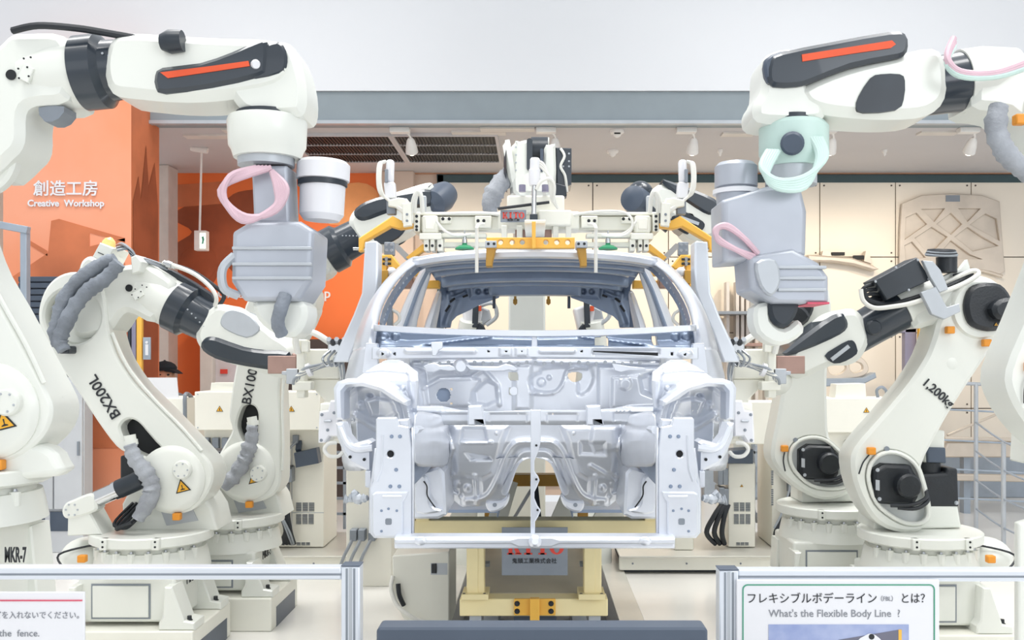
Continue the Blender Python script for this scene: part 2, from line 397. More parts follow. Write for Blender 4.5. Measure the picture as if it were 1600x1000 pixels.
# ceiling fittings
def vent(a, c, label):
    t = thing('ceiling_vent', label, 'vent', (0, 10, CZ), 'ceiling vents')
    d0, d1 = 9.49, 10.74; xa, xc = X(a, d0), X(c, d0)
    obj('backing', B().box(xa, xc, d0, d1, CZ-.012, CZ-.002), 'grille', t)
    obj('frame', B().box(xa-.03, xa, d0-.03, d1+.03, CZ-.03, CZ).box(xc, xc+.03, d0-.03, d1+.03, CZ-.03, CZ).box(xa, xc, d0-.03, d0, CZ-.03, CZ).box(xa, xc, d1, d1+.03, CZ-.03, CZ), 'soffit', t)
    n = 30; sm = mesh_of('slat', B().box(-.004, .004, d0, d1, CZ-.026, CZ-.012), mat('grille_slat', '3c3d42', .5))
    for k in range(1, n): link('slat', sm, t, (xa+(xc-xa)*k/n, 0, 0))
    for y in (9.9, 10.33): obj('cross_bar', B().box(xa, xc, y, y+.012, CZ-.028, CZ-.012), 'soffit', t)
vent(615, 773, 'dark louvred ceiling vent nearest the centre robot, right of the pair')
vent(448, 606, 'dark louvred ceiling vent on the left, partly behind moving robot tool')
def spot(px, label):
    d = 9.25; x = X(px-12, d)
    t = thing('ceiling_spotlight', label, 'spotlight', (x, d, CZ), 'ceiling spotlights')
    obj('track_box', B().box(x-.095, x+.095, d-.05, d+.05, CZ-.05, CZ), 'cwhite', t, bevel=.006)
    p = Vector((x+.09, d+.12, CZ-.12))
    obj('bracket', B().tube([(x+.06, d+.02, CZ-.04), (x+.09, d+.06, CZ-.07), p], .01, 6), 'cwhite', t)
    dr = Vector((0, .7, -.75)).normalized()
    sh = obj('lamp_head', B().lathe(p-dr*.06, p+dr*.1, [(0, .02), (.2, .04), (.6, .055), (1, .062), (1, .05), (.8, .045)], 16), 'cwhite', t)
    obj('bulb', B().ball(p+dr*.09, .045, n=12, m=8), 'bulb', sh)
    l = bpy.data.lights.new('spot_lamp', 'SPOT'); l.energy = 80; l.color = (1, .86, .68); l.spot_size = math.radians(95); l.spot_blend = .8; l.shadow_soft_size = .06
    o = bpy.data.objects.new('spot_lamp', l); COL.objects.link(o); o.parent = t; o.location = p+dr*.16-Vector((x, d, CZ)); o.rotation_euler = Vector((0, .75, -.66)).to_track_quat('-Z', 'Y').to_euler()
for px, lb in ((637, 'small white ceiling spotlight in front of the dark louvred vents'), (865, 'small white ceiling spotlight above the centre robot'), (1084, 'small white ceiling spotlight third from the left'),
               (1303, 'small white ceiling spotlight behind right moving robot wrist'), (1525, 'small white ceiling spotlight at far right'), (412, 'small white ceiling spotlight hidden behind left robot wrist')):
    spot(px, lb)
for a, c, dd in ((285, 372, 9.5), (705, 790, 9.35), (750, 835, 9.2), (1130, 1180, 9.4), (1440, 1500, 9.35), (345, 400, 9.25)):
    obj('ceiling_panel_strip', B().box(X(a, dd), X(c, dd), dd, dd+.14, CZ-.018, CZ+.01), 'pil', bpy.data.objects['ceiling'])
for px, py, nm, lb, r in ((957, 235, 'smoke_detector', 'round white smoke detector on the ceiling right of centre robot', .055), (964, 204, 'ceiling_speaker', 'round white ceiling fitting with dark slots', .06),
                          (1125, 234, 'ceiling_sensor', 'tiny ceiling sensor left of the right moving robot wrist', .025), (1382, 234, 'ceiling_sensor', 'tiny ceiling sensor right of the right moving robot wrist', .025)):
    dd = F*(CZ-CAMZ)/(CY-py); x = X(px, dd)
    t = thing(nm, lb, 'ceiling fitting', (x, dd, CZ))
    obj('flange', B().lathe((x, dd, CZ), (x, dd, CZ-.03), [(0, r*1.15), (.6, r*1.15), (1, r)], 20), 'cwhite', t)
    c_ = obj('dome', B().lathe((x, dd, CZ-.03), (x, dd, CZ-.07), [(0, r*.8), (.6, r*.6), (1, r*.2)], 20), 'cwhite', t)
    if nm == 'ceiling_speaker': obj('slot', B().box(x-.03, x+.03, dd-.05, dd-.046, CZ-.045, CZ-.02), 'grille', c_)
dd = 10.15
t = thing('exit_sign', 'white pendant exit sign on a thin rod before the orange wall', 'exit sign', W(312, 392, dd))
obj('ceiling_mount', B().lathe((X(300, dd), dd-.03, CZ), (X(326, dd), dd-.03, CZ-.03), [(0, .03), (.1, .035), (.9, .035), (1, .03)], 12), 'cwhite', t)
obj('rod', B().cyl(W(315, 234, dd), W(312, 362, dd), .012, n=8), 'cwhite', t)
bx_ = obj('light_box', B().pbox(303, 360, 322, 391, dd, dd-.05, dd+.05), 'cwhite', t, bevel=.006)
obj('lit_face', B().pbox(312, 364, 321, 388, dd-.052, dd-.054, dd-.05), 'exitm', bx_)
obj('running_figure', B().pprism([(315, 370), (318, 369), (319, 374), (317.5, 381), (315, 381), (316, 376)], dd-.056, dd-.058, dd-.054), 'greenp', bx_)
# bonnet and other pressed parts displayed on the ivory wall
d = WB-.06; t = thing('display_bonnet', 'unpainted car bonnet inner panel with crossed ribs hung on ivory wall', 'car bonnet', W(1485, 430, d))
out = [(1409, 318), (1440, 305), (1486, 302), (1535, 305), (1562, 315), (1564, 345), (1570, 424), (1560, 430), (1515, 418), (1420, 416), (1405, 412), (1406, 360)]
wins = []
def tri_(*p): return smooth(list(p), 2) if False else list(p)
wins = [tri_((1438, 330), (1472, 325), (1458, 345)), tri_((1438, 328), (1478, 326), (1460, 342)), ]
holes = [[(1416, 340), (1432, 333), (1448, 350), (1414, 374)], [(1440, 327), (1476, 326), (1460, 346)], [(1498, 326), (1532, 326), (1512, 346)], [(1540, 334), (1557, 342), (1562, 376), (1516, 351)],
         [(1486, 333), (1503, 350), (1486, 366), (1464, 350)], [(1456, 355), (1480, 370), (1452, 398), (1430, 372)], [(1512, 355), (1534, 370), (1560, 384), (1520, 392), (1492, 370)], [(1414, 384), (1425, 378), (1446, 402), (1416, 406)], [(1486, 376), (1515, 398), (1535, 405), (1462, 404)], ]
obj('inner_frame', B().pprism(out, d, d-.03, d, holes, b=.008), 'displ', t)
obj('outer_skin', B().pprism(out, d, d+.005, d+.025), 'displ', t)
obj('latch_plate', B().pbox(1478, 305, 1500, 315, d, d-.036, d-.025), 'gray', t)
obj('lower_lip', B().tube([W(1505, 418, d), W(1540, 424, d-.02), W(1566, 432, d-.03)], .02, 6), 'displ', t)
t = thing('display_fender', 'curved pressed wing rail displayed on the ivory wall', 'car part', W(1320, 410, WB-.05))
d = WB-.06
obj('rail', B().pprism([(1262, 398), (1275, 398), (1300, 400), (1330, 402), (1360, 412), (1374, 420), (1366, 423), (1335, 414), (1300, 409), (1262, 408)], d, d-.12, d, b=.02), 'displ', t)
for bq in ([(1284, 400), (1286, 392), (1296, 392), (1300, 401)], [(1350, 408), (1353, 392), (1358, 392), (1362, 412)]): obj('bracket', B().pprism(bq, d, d-.1, d), 'displ', t)
for bq in ((1300, 394, 1320, 399), (1334, 399, 1350, 405)): obj('slot', B().pbox(*bq, d, d-.09, d-.05), 'hole', t)
t = thing('display_subframe', 'pale pressed subframe with two oval openings displayed behind robots', 'car part', W(1330, 600, 10.6))
d = 10.6
obj('plate', B().pprism(smooth([(1282, 562), (1330, 553), (1352, 563), (1357, 580), (1340, 590), (1290, 592), (1278, 580)], 3), d, d-.05, d, [smooth([(1295, 570), (1315, 566), (1322, 575), (1312, 584), (1298, 584)], 3), smooth([(1330, 566), (1345, 568), (1348, 577), (1335, 582), (1328, 576)], 3)], b=.01), 'displ', t)
obj('lower_beam', B().pprism([(1270, 592), (1350, 590), (1368, 582), (1370, 590), (1350, 600), (1290, 604), (1270, 602)], d, d-.12, d+.05, b=.01), 'bluegrey', t)
obj('stand', B().box(X(1316, d), X(1324, d), d, d+.06, 0, Z(600, d)).box(X(1300, d), X(1340, d), d-.2, d+.3, 0, .03), 'bluegrey', t)
# gallery window with lilac frame on the right
tag(obj('display_post', B().box(X(1414, 10.8), X(1432, 10.8), 10.8, 10.9, 0, Z(512, 10.8)).box(X(1395, 10.8), X(1432, 10.8), 10.8, 10.9, Z(520, 10.8), Z(512, 10.8)), 'lilac', bevel=.008), 'lilac-grey display frame post behind the right robot arm', 'post')
tag(obj('display_post', B().box(X(1436, 10.7), X(1445, 10.7), 10.7, 10.76, 0, Z(505, 10.7)), 'yellow', bevel=.006), 'thin yellow display post beside lilac frame behind right robot', 'post')
tag(obj('display_post', B().box(X(1449, 10.7), X(1455, 10.7), 10.7, 10.76, 0, Z(505, 10.7)), 'lgray', bevel=.006), 'thin grey display post right of the yellow one behind right robot', 'post')
# shelving on the right wall behind the car
t = thing('wall_shelf', 'pale shelf with upright boards behind the right side of the car', 'shelf', W(1180, 640, 11.3)); d = 11.2
obj('shelf_board', B().pbox(1118, 486, 1215, 491, d, d-.25, d+.2), 'gray', t, bevel=.005)
obj('shelf_board', B().pbox(1118, 536, 1215, 541, d, d-.25, d+.2), 'brown', t, bevel=.005)
for a in (1135, 1150, 1158, 1166, 1180, 1196): obj('upright_board', B().pbox(a, 440, a+5, 640, d, d, d+.15), 'pil', t, bevel=.004)
# ---------------------------------------------------------------- unpainted car body shell (its centre plane is px 838)
import numpy as np
CC = 838.0
def C(px, py, d): return Vector(((px-CC)/F*d, d, Z(py, d)))
def CQ(pts, d): return [((a-CC)/F*d, Z(b, d)) for a, b in pts]
def interp(pts, t):       # pts: (t, value) list
    return np.interp(t, [p[0] for p in pts], [p[1] for p in pts])
def inside_dist(poly, px, py):
    poly = np.array(poly, float); d2 = np.full(px.shape, 1e9); ins = np.zeros(px.shape, bool); n = len(poly)
    for i in range(n):
        a, b = poly[i], poly[(i+1) % n]; e = b-a; L = max(1e-9, e@e)
        t = np.clip(((px-a[0])*e[0]+(py-a[1])*e[1])/L, 0, 1)
        d2 = np.minimum(d2, (px-a[0]-t*e[0])**2+(py-a[1]-t*e[1])**2)
        c = (a[1] > py) != (b[1] > py)
        with np.errstate(divide='ignore', invalid='ignore'):
            xx = (b[0]-a[0])*(py-a[1])/(b[1]-a[1])+a[0]
        ins ^= c & (px < xx)
    return np.where(ins, np.sqrt(d2), -np.sqrt(d2))
def line_dist(pts, px, py):
    d2 = np.full(px.shape, 1e9)
    for a, b in zip(pts[:-1], pts[1:]):
        a, b = np.array(a, float), np.array(b, float); e = b-a; t = np.clip(((px-a[0])*e[0]+(py-a[1])*e[1])/max(1e-9, e@e), 0, 1)
        d2 = np.minimum(d2, (px-a[0]-t*e[0])**2+(py-a[1]-t*e[1])**2)
    return np.sqrt(d2)
def sheet(name, parent, m, L, R, T, Bo, nx, ny, base, feats=(), holes=(), flip=False, thick=.004):
    u, v = np.meshgrid(np.linspace(0, 1, nx+1), np.linspace(0, 1, ny+1))
    px = interp(L, v)*(1-u)+interp(R, v)*u; py = interp(T, u)*(1-v)+interp(Bo, u)*v
    D = base(px, py)+0*px; rel = np.zeros_like(px)
    for f in feats:
        if f[0] == 'line': rel += f[3]*np.exp(-(line_dist(f[1], px, py)/f[2])**2)
        else:
            s = np.clip(inside_dist(f[0], px, py)/f[2]*.5+.5, 0, 1); rel += f[1]*s*s*(3-2*s)
    x = (px-CC)/F*D; z = CAMZ+(CY-py)/F*D; y = D-rel
    if flip: x = -x
    vs = np.stack([x, y, z], -1).reshape(-1, 3).tolist(); w = nx+1
    cx = (px[:-1, :-1]+px[1:, 1:])/2; cy = (py[:-1, :-1]+py[1:, 1:])/2; keep = np.ones(cx.shape, bool)
    for h in holes: keep &= inside_dist(h, cx, cy) < 0
    fs = [(j*w+i, j*w+i+1, (j+1)*w+i+1, (j+1)*w+i) for j in range(ny) for i in range(nx) if keep[j, i]]
    b = B(); b.v = [tuple(p) for p in vs]; b.f = fs
    return obj(name, b, m, parent, solid=thick, angle=60)
def K(v): return [(0, v), (1, v)]
def ell(cx, cy, rx, ry=None, n=18): return circ(cx, cy, rx, ry, n)

car = thing('unpainted_car', 'bare silver-grey car body shell seen from the front', 'car body', (0, 4.2, .82))
# --- roof: outer skin, front header, cross bows, rear header
def roof_pt(s, d):         # s in -1..1 across, d depth
    t = (d-4.72)/(6.35-4.72); hw = .60-.05*t
    crown = .024*(1-s*s)
    z = 2.135+.04*math.sin(min(1, max(0, t)*2.2)*math.pi/2)-.065*max(0, t)**2
    return Vector((s*hw, d, z+crown-.014*abs(s)**6))
rows = [[roof_pt(-1+2*i/32, 4.72+1.63*j/22-.09*(1-(-1+2*i/32)**2)*(1-j/22)) for i in range(33)] for j in range(23)]
obj('roof_skin', B().grid(rows), 'zinc', car, solid=.012, angle=60, off=1)
def bow(name, d, w, h, m, dz=-.012):
    b = B(); r = []
    for i in range(33):
        s = -.97+1.94*i/32; p = roof_pt(s, d); p.z += dz-.012
        r.append([(p.x, d-w/2, p.z), (p.x, d-w/2+.012, p.z-h), (p.x, d+w/2-.012, p.z-h), (p.x, d+w/2, p.z)])
    b.grid(r); return obj(name, b, m, car, solid=.004, angle=40)
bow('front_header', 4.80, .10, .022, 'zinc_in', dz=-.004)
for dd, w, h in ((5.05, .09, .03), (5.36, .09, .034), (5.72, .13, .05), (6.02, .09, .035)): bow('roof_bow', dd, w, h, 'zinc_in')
fr = []
for i in range(33):
    s = -1+2*i/32; p = roof_pt(s, 4.72-.09*(1-s*s)); q = Vector((p.x*1.0, p.y-.015, p.z-.028)); fr.append([p+Vector((0, 0, .004)), p+Vector((0, -.018, -.008)), q, q+Vector((0, .05, -.004))])
obj('windscreen_header_flange', B().grid(fr), 'zinc', car, solid=.004)
# --- rear end seen through the cabin: rear header, window surround, quarter panels
D6 = 6.3
outer = [(668, 512), (677, 496), (690, 468), (687, 447), (672, 420), (664, 407), (690, 414), (740, 424), (780, 444), (838, 442)]
outer = outer+[(2*CC-a, b) for a, b in reversed(outer[:-1])]
win = [(706, 512), (708, 499), (714, 488), (730, 475), (748, 467), (772, 462), (838, 461)]; win = win+[(2*CC-a, b) for a, b in reversed(win[:-1])]
for sgn, nm in ((0, 'rear_quarter_inner'), (1, 'rear_quarter_inner')):
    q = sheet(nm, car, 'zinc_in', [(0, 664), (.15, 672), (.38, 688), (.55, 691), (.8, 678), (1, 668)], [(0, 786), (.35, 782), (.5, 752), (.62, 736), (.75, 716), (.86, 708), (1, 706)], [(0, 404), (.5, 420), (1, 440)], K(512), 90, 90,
          lambda px, py: D6-.9*np.clip((700-px)/40, 0, 1)*np.clip((470-py)/60, 0, 1)-.12*np.clip((690-px)/20, 0, 1),
          [('line', [(672, 412), (700, 430), (712, 470), (700, 505)], 5, .03), ('line', [(690, 416), (735, 440), (775, 450)], 4, .03), ('line', [(700, 445), (716, 440)], 2.5, .03), ('line', [(702, 455), (722, 448)], 2.5, -.03), ('line', [(708, 466), (728, 458)], 2.5, .03),
           ('line', [(715, 428), (722, 440)], 2, -.03), ('line', [(725, 432), (735, 446)], 2, .03), ([(735, 446), (782, 450), (776, 462), (738, 466)], .03, 4), (ell(750, 456, 4), -.03, 2), (ell(763, 456, 4), -.03, 2)],
          [], flip=bool(sgn))
    for (a, b), (a2, b2) in (((698, 487), (705, 477)), ((705, 472), (713, 466)), ((725, 464), (733, 461))): obj('access_slot', B().beam(Vector(((a-CC)/F*6.25*(-1 if sgn else 1), 6.25, Z(b, 6.25))), Vector(((a2-CC)/F*6.25*(-1 if sgn else 1), 6.25, Z(b2, 6.25))), .014, .01), 'hole', q)
hb = B(); r = []
for i in range(25):
    s = -1+2*i/24; x = s*.30*1.0; zc = .012*(1-s*s)
    r.append([(x, 6.22, Z(446, 6.22)+zc), (x, 6.2, Z(449, 6.2)+zc), (x, 6.22, Z(461, 6.22)+zc*.4), (x, 6.3, Z(463, 6.3)+zc*.4)])
obj('rear_header', B().grid(r), 'zinc_in', car, solid=.006)
obj('header_bracket', B().prism(CQ([(806, 442), (810, 439), (826, 439), (832, 443), (832, 447), (806, 447)], 6.15), 6.14, 6.16), 'zinc_in', car)
for px, nm in ((807, 'guide_pin'), (859, 'guide_pin'), (774, 'guide_rod'), (891, 'guide_rod')):
    if nm == 'guide_pin': obj(nm, B().lathe(C(px, 463, 6.2), C(px, 477, 6.2), [(0, .008), (.3, .008), (.35, .014), (.8, .014), (1, .001)], 10), 'ochre', car)
    else: obj(nm, B().cyl(C(px, 463, 6.2), C(px, 482, 6.2), .01, n=8), 'dark', car)
# --- each side: A pillar, flange, roof rail, B pillar, C pillar edge, hinge pillar, sill
for sg in (1, -1):
    def P(px, py, d): v = C(px, py, d); v.x *= sg; return v
    def loft(secs): return B().grid([[P(*p) for p in s_] for s_ in secs])
    # A pillar: outer edge, crest, inner edge
    secs = [((550, 556, 4.22), (560, 552, 4.08), (576, 552, 4.02), (588, 556, 4.06)), ((556, 528, 4.24), (566, 524, 4.09), (580, 524, 4.03), (590, 528, 4.07)), ((566, 500, 4.27), (574, 497, 4.12), (586, 500, 4.07), (593, 506, 4.1)),
            ((577, 474, 4.36), (584, 472, 4.22), (592, 475, 4.17), (598, 483, 4.2)), ((594, 449, 4.5), (600, 447, 4.37), (607, 450, 4.32), (611, 457, 4.35)), ((613, 427, 4.64), (618, 425, 4.53), (624, 427, 4.48), (628, 433, 4.5)),
            ((632, 411, 4.82), (637, 409, 4.72), (643, 410, 4.67), (648, 415, 4.68)), ((646, 401, 5.0), (654, 399, 4.87), (664, 401, 4.82), (668, 408, 4.82))]
    obj('front_pillar', loft(secs), 'zinc', car, solid=.006, sub=1, angle=60)
    fl_ = [((593, 507, 4.1), (598, 512, 4.2), (604, 513, 4.22)), ((598, 484, 4.21), (604, 488, 4.3), (610, 490, 4.32)), ((612, 457, 4.36), (617, 462, 4.46), (622, 466, 4.48)), ((629, 433, 4.52), (634, 438, 4.6), (640, 443, 4.63)), ((648, 412, 4.68), (652, 417, 4.78), (657, 422, 4.82)), ((668, 404, 4.82), (674, 410, 4.95), (680, 414, 5.0))]
    o = obj('front_pillar_flange', loft(fl_), 'zinc_in', car, solid=.004, sub=1)
    for k in range(14):
        t = k/14*4.6+.2; i = int(t); f = t-i; a = [fl_[i][1][j]*(1-f)+fl_[i+1][1][j]*f for j in range(3)]
        bolt(o, P(a[0], a[1], a[2]-.012), .007, 'lgray', name='weld_spot')
    # roof side rail, inner
    rr = [((660, 404, 4.85), (672, 408, 4.84), (684, 412, 4.92)), ((666, 408, 5.3), (678, 414, 5.28), (690, 420, 5.34)), ((672, 414, 5.8), (684, 420, 5.78), (694, 426, 5.82)), ((680, 420, 6.25), (690, 426, 6.22), (700, 432, 6.26))]
    obj('roof_side_rail', loft(rr), 'zinc_in', car, solid=.006, sub=1)
    # B pillar
    bp = [((664, 413, 5.36), (668, 412, 5.3), (676, 414, 5.3), (680, 417, 5.34)), ((646, 444, 5.38), (652, 442, 5.31), (663, 446, 5.31), (669, 450, 5.35)), ((632, 476, 5.4), (640, 474, 5.32), (653, 478, 5.32), (660, 482, 5.36)), ((616, 514, 5.42), (625, 512, 5.33), (643, 514, 5.33), (650, 516, 5.37)), ((588, 640, 5.45), (598, 640, 5.36), (630, 640, 5.36), (640, 640, 5.4))]
    o = obj('centre_pillar', loft(bp), 'zinc', car, solid=.006, sub=1)
    obj('pillar_rib', B().tube([P(672, 420, 5.29), P(657, 450, 5.29), P(645, 482, 5.3), P(634, 512, 5.31)], .012, 6), 'zinc_in', o)
    obj('rear_pillar', loft([((684, 452, 6.0), (690, 452, 5.95), (694, 455, 6.0)), ((674, 484, 5.98), (682, 484, 5.92), (690, 486, 6.0)), ((660, 516, 5.95), (670, 516, 5.9), (682, 516, 6.0)), ((650, 600, 5.95), (660, 600, 5.9), (672, 600, 6.0))]), 'zinc', car, solid=.006, sub=1)
    # hinge pillar below the A pillar
    hp = [((553, 542, 4.22), (564, 540, 4.07), (579, 540, 4.01), (589, 542, 4.06)), ((540, 585, 4.22), (552, 583, 4.06), (570, 583, 3.98), (586, 585, 4.03)), ((534, 640, 4.24), (546, 640, 4.08), (566, 640, 4.02), (584, 640, 4.07)), ((534, 740, 4.24), (546, 740, 4.1), (566, 740, 4.06), (582, 740, 4.1))]
    obj('hinge_pillar', loft(hp), 'zinc', car, solid=.006, sub=1)
    b_ = B(); b_.box(sg*.60, sg*.70, 4.25, 6.3, .9, .98); obj('sill', b_, 'zinc', car, bevel=.015)
    obj('rear_wing', B().grid([[(sg*.80, 6.0, 1.0), (sg*.82, 6.05, 1.3), (sg*.80, 6.1, 1.62), (sg*.68, 6.2, 1.9), (sg*.62, 6.3, 2.05)], [(sg*.80, 6.6, 1.0), (sg*.82, 6.6, 1.3), (sg*.79, 6.6, 1.6), (sg*.68, 6.6, 1.85), (sg*.60, 6.5, 2.05)]]), 'zinc', car, solid=.006)
obj('floor_pan', B().box(-.7, -.17, 4.6, 6.5, .9, .915).box(.17, .7, 4.6, 6.5, .9, .915), 'zinc_in', car)
tn = [[(.17*math.cos(a)*(1.0), y, .92+.29*math.sin(a)) for a in [math.pi*k/12 for k in range(13)]] for y in (4.35, 5.4, 6.5)]
obj('floor_tunnel', B().grid(tn), 'zinc_in', car, solid=.006)
for x in (-.62, .53): obj('jacking_point', B().box(x, x+.09, 4.8, 4.9, Z(808, 4.8)+.001, .92), 'zinc_in', car)
# --- cowl: windscreen bar, plenum, drilled flange
bar = [[C(px, py-4, d), C(px, py-3.5, d-.05), C(px, py+3.5, d-.055), C(px, py+4.5, d-.02)] for px, py, d in [(586+504*i/40, 521-9*abs(-1+2*i/40)**2, 4.06-.05*(1-(-1+2*i/40)**2)) for i in range(41)]]
obj('windscreen_bar', B().grid(bar), 'zinc', car, solid=.006, angle=50)
def mir(p): return [(2*CC-a, b) for a, b in p]
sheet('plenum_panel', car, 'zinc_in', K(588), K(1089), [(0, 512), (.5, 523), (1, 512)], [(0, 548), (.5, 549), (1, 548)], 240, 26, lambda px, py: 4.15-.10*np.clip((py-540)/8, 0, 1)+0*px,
      [([(594, 530), (640, 536), (700, 534), (760, 526), (838, 528), (838, 545), (594, 545)], .04, 5), (mir([(594, 532), (640, 536), (700, 534), (760, 526), (838, 528), (838, 545), (594, 545)]), .04, 5), (ell(602, 526, 6), .02, 2), (rrect(616, 521, 625, 532, 3), .02, 2), (ell(1074, 526, 6), .02, 2), (rrect(1052, 521, 1062, 532, 3), .02, 2),
       ('line', [(590, 540), (650, 541), (720, 532), (770, 526)], 2, .02), ('line', mir([(590, 540), (650, 541), (720, 532), (770, 526)]), 2, .02)], [[(931, 527), (950, 525), (951, 541), (930, 541)], [(1020, 526), (1028, 525), (1028, 540), (1021, 540)]])
fh = [(600, 553, 2.4), (619, 553, 2.4), (765, 549, 2), (793, 549, 1.5), (817, 549, 1.5), (911, 549, 2), (1052, 553, 2.6), (1072, 554, 2.2)]
cf = sheet('cowl_flange', car, 'zinc', K(583), K(1093), [(0, 543), (.5, 542), (1, 543)], [(0, 561), (.5, 558), (1, 561)], 260, 14, lambda px, py: 3.94+.03*(np.abs(px-838)/255)**2,
      [(rrect(635, 546, 745, 552, 3), .012, 2), (rrect(845, 546, 900, 552, 3), .012, 2), (rrect(929, 546, 1032, 555, 2), -.012, 2), (ell(602, 552, 9, 6), .012, 2), (ell(1072, 553, 10, 6), .012, 2), (rrect(783, 543, 801, 556, 2), .01, 1.5), (rrect(808, 543, 826, 556, 2), .01, 1.5)], [ell(a, b, r, n=10) for a, b, r in fh])
for a, b, r in fh: obj('dark_hole_backing', B().cyl(C(a, b, 3.99), C(a, b, 3.995), S(r*1.3, 3.99), n=10), 'hole', cf)  # black discs behind the open holes, standing in for the shade inside
obj('cowl_bracket', B().prism(CQ([(833, 522), (841, 522), (842, 545), (832, 545)], 4.0), 3.99, 4.03), 'zinc', car, bevel=.004)
obj('hose_bracket', B().prism(CQ([(676, 535), (694, 534), (694, 545), (688, 547), (684, 556), (678, 556), (677, 547)], 3.9), 3.88, 3.91), 'zinc', car, bevel=.003)
obj('edge_slot', B().prism(CQ([(929, 548), (1030, 551), (1030, 556), (929, 550)], 3.92), 3.915, 3.925), 'hole', car)
for sg in (1, -1): obj('cowl_end', B().prism([(sg*a, b) for a, b in CQ([(574, 536), (592, 536), (594, 584), (568, 584)], 4.02)], 4.01, 4.05), 'zinc', car, bevel=.004)
# --- dash panel with stamped shapes
dfe = [([(640, 575), (660, 585), (668, 660), (640, 662)], .10, 10), ([(664, 606), (690, 592), (738, 590), (752, 594), (740, 612), (737, 628), (744, 634), (668, 634)], .022, 3), ([(742, 612), (762, 594), (778, 600), (780, 625), (762, 634), (744, 630)], -.022, 4), ('line', [(664, 606), (690, 591), (738, 589), (758, 577), (780, 602), (783, 632)], 2.5, .014),
       (smooth([(845, 582), (852, 575), (890, 574), (884, 595), (872, 612), (850, 614), (832, 606), (830, 590)], 3), -.02, 4), ('line', smooth([(832, 614), (866, 614), (880, 602), (888, 580), (900, 575), (918, 575)], 3, False), 2.2, .016), (smooth([(898, 578), (922, 572), (930, 590), (920, 612), (906, 616), (905, 600)], 3), -.018, 4),
       ([(937, 574), (1040, 574), (1040, 640), (937, 640)], .03, 3), ([(958, 590), (1020, 586), (1030, 636), (957, 636)], .022, 3), (ell(977, 599, 9), .016, 2.5), ([(806, 570), (832, 570), (832, 640), (806, 640)], .02, 5), (ell(848, 597, 6), .012, 2), (ell(860, 590, 3), .01, 2), ('line', [(650, 568), (838, 566), (1030, 568)], 3, .02), ([(1000, 590), (1020, 582), (1020, 618), (1004, 612)], -.05, 5)]
dho = [ell(696, 617, 11, 11), ell(708, 608, 2), ell(708, 630, 2), [(796, 582), (811, 582), (812, 594), (800, 595), (796, 590)], [(797, 606), (811, 606), (811, 616), (798, 617)], smooth([(889, 584), (902, 581), (912, 585), (909, 594), (898, 597), (891, 592)], 3)]
da = sheet('dash_panel', car, 'zinc', K(642), K(1034), K(558), K(645), 330, 74, lambda px, py: 4.02+.05*((px-838)/190)**2+.0*py, dfe, dho)
for k in range(26):
    a = 662+k*13.6
    bolt(da, C(a, 566+(k % 3), 4.0), .008, 'lgray', name='weld_spot')
obj('grommet_cover', B().cyl(C(697, 618, 4.05), C(697, 618, 4.06), S(13, 4.05), n=20), 'zinc_in', da)
obj('mount_stud', B().cyl(C(805, 611, 4.04), C(805, 611, 4.0), .018, n=12), 'zinc', da)
for pts in ([(664, 572), (672, 568), (682, 567), (690, 571), (704, 570), (712, 573), (716, 578), (704, 580), (690, 578), (680, 582), (668, 580)], [(728, 569), (742, 572), (780, 573), (792, 568), (804, 571), (812, 577), (806, 580), (797, 578), (789, 580), (760, 580), (736, 578)], [(958, 568), (985, 572), (1010, 575), (1010, 580), (985, 579), (972, 582), (962, 579)]):
    obj('harness_bracket', B().prism(CQ(pts, 3.94), 3.93, 3.945, b=.003), 'zinc', car)
obj('round_boss', B().lathe(C(722, 573, 4.0), C(722, 573, 3.92), [(0, .035), (.7, .03), (1, .02)], 20), 'zinc', car)
# --- cross member with two brackets
sheet('dash_crossmember', car, 'zinc', K(642), K(1034), [(0, 634), (.12, 634), (.2, 641), (.32, 643), (.5, 641), (.72, 641), (.82, 638), (.88, 632), (1, 631)], [(0, 663), (.5, 664), (1, 662)], 260, 22, lambda px, py: 3.82-.05*np.clip((py-636)/6, 0, 1)+.03*np.clip((py-658)/5, 0, 1),
      [(rrect(655, 646, 735, 660, 3), -.01, 2), (rrect(766, 646, 826, 660, 3), -.01, 2), (rrect(856, 646, 905, 660, 3), -.01, 2), (rrect(960, 644, 1005, 658, 3), -.01, 2), (ell(655, 650, 2.5), .008, 1.2), (ell(839, 646, 3), .008, 1.2), (ell(1022, 651, 2.5), .008, 1.2)], [ell(866, 647, 1.4, n=8), ell(812, 646, 1.2, n=8)])
for sx in (747, 931):
    o = obj('engine_mount_bracket', B().prism(CQ([(sx-13, 634), (sx+8, 633), (sx+14, 664), (sx+9, 664), (sx+9, 656), (sx-2, 656), (sx-2, 664), (sx-13, 664)], 3.75), 3.72, 3.8, b=.006), 'zinc', car)
    obj('bracket_inner', B().prism(CQ([(sx-1, 651), (sx+9, 651), (sx+9, 664), (sx-1, 664)], 3.74), 3.738, 3.76), 'gray', o)
    for py in (645, 656): obj('bolt_hole', B().cyl(C(sx+3, py, 3.735), C(sx+3, py, 3.73), .0045, n=8), 'hole', o)
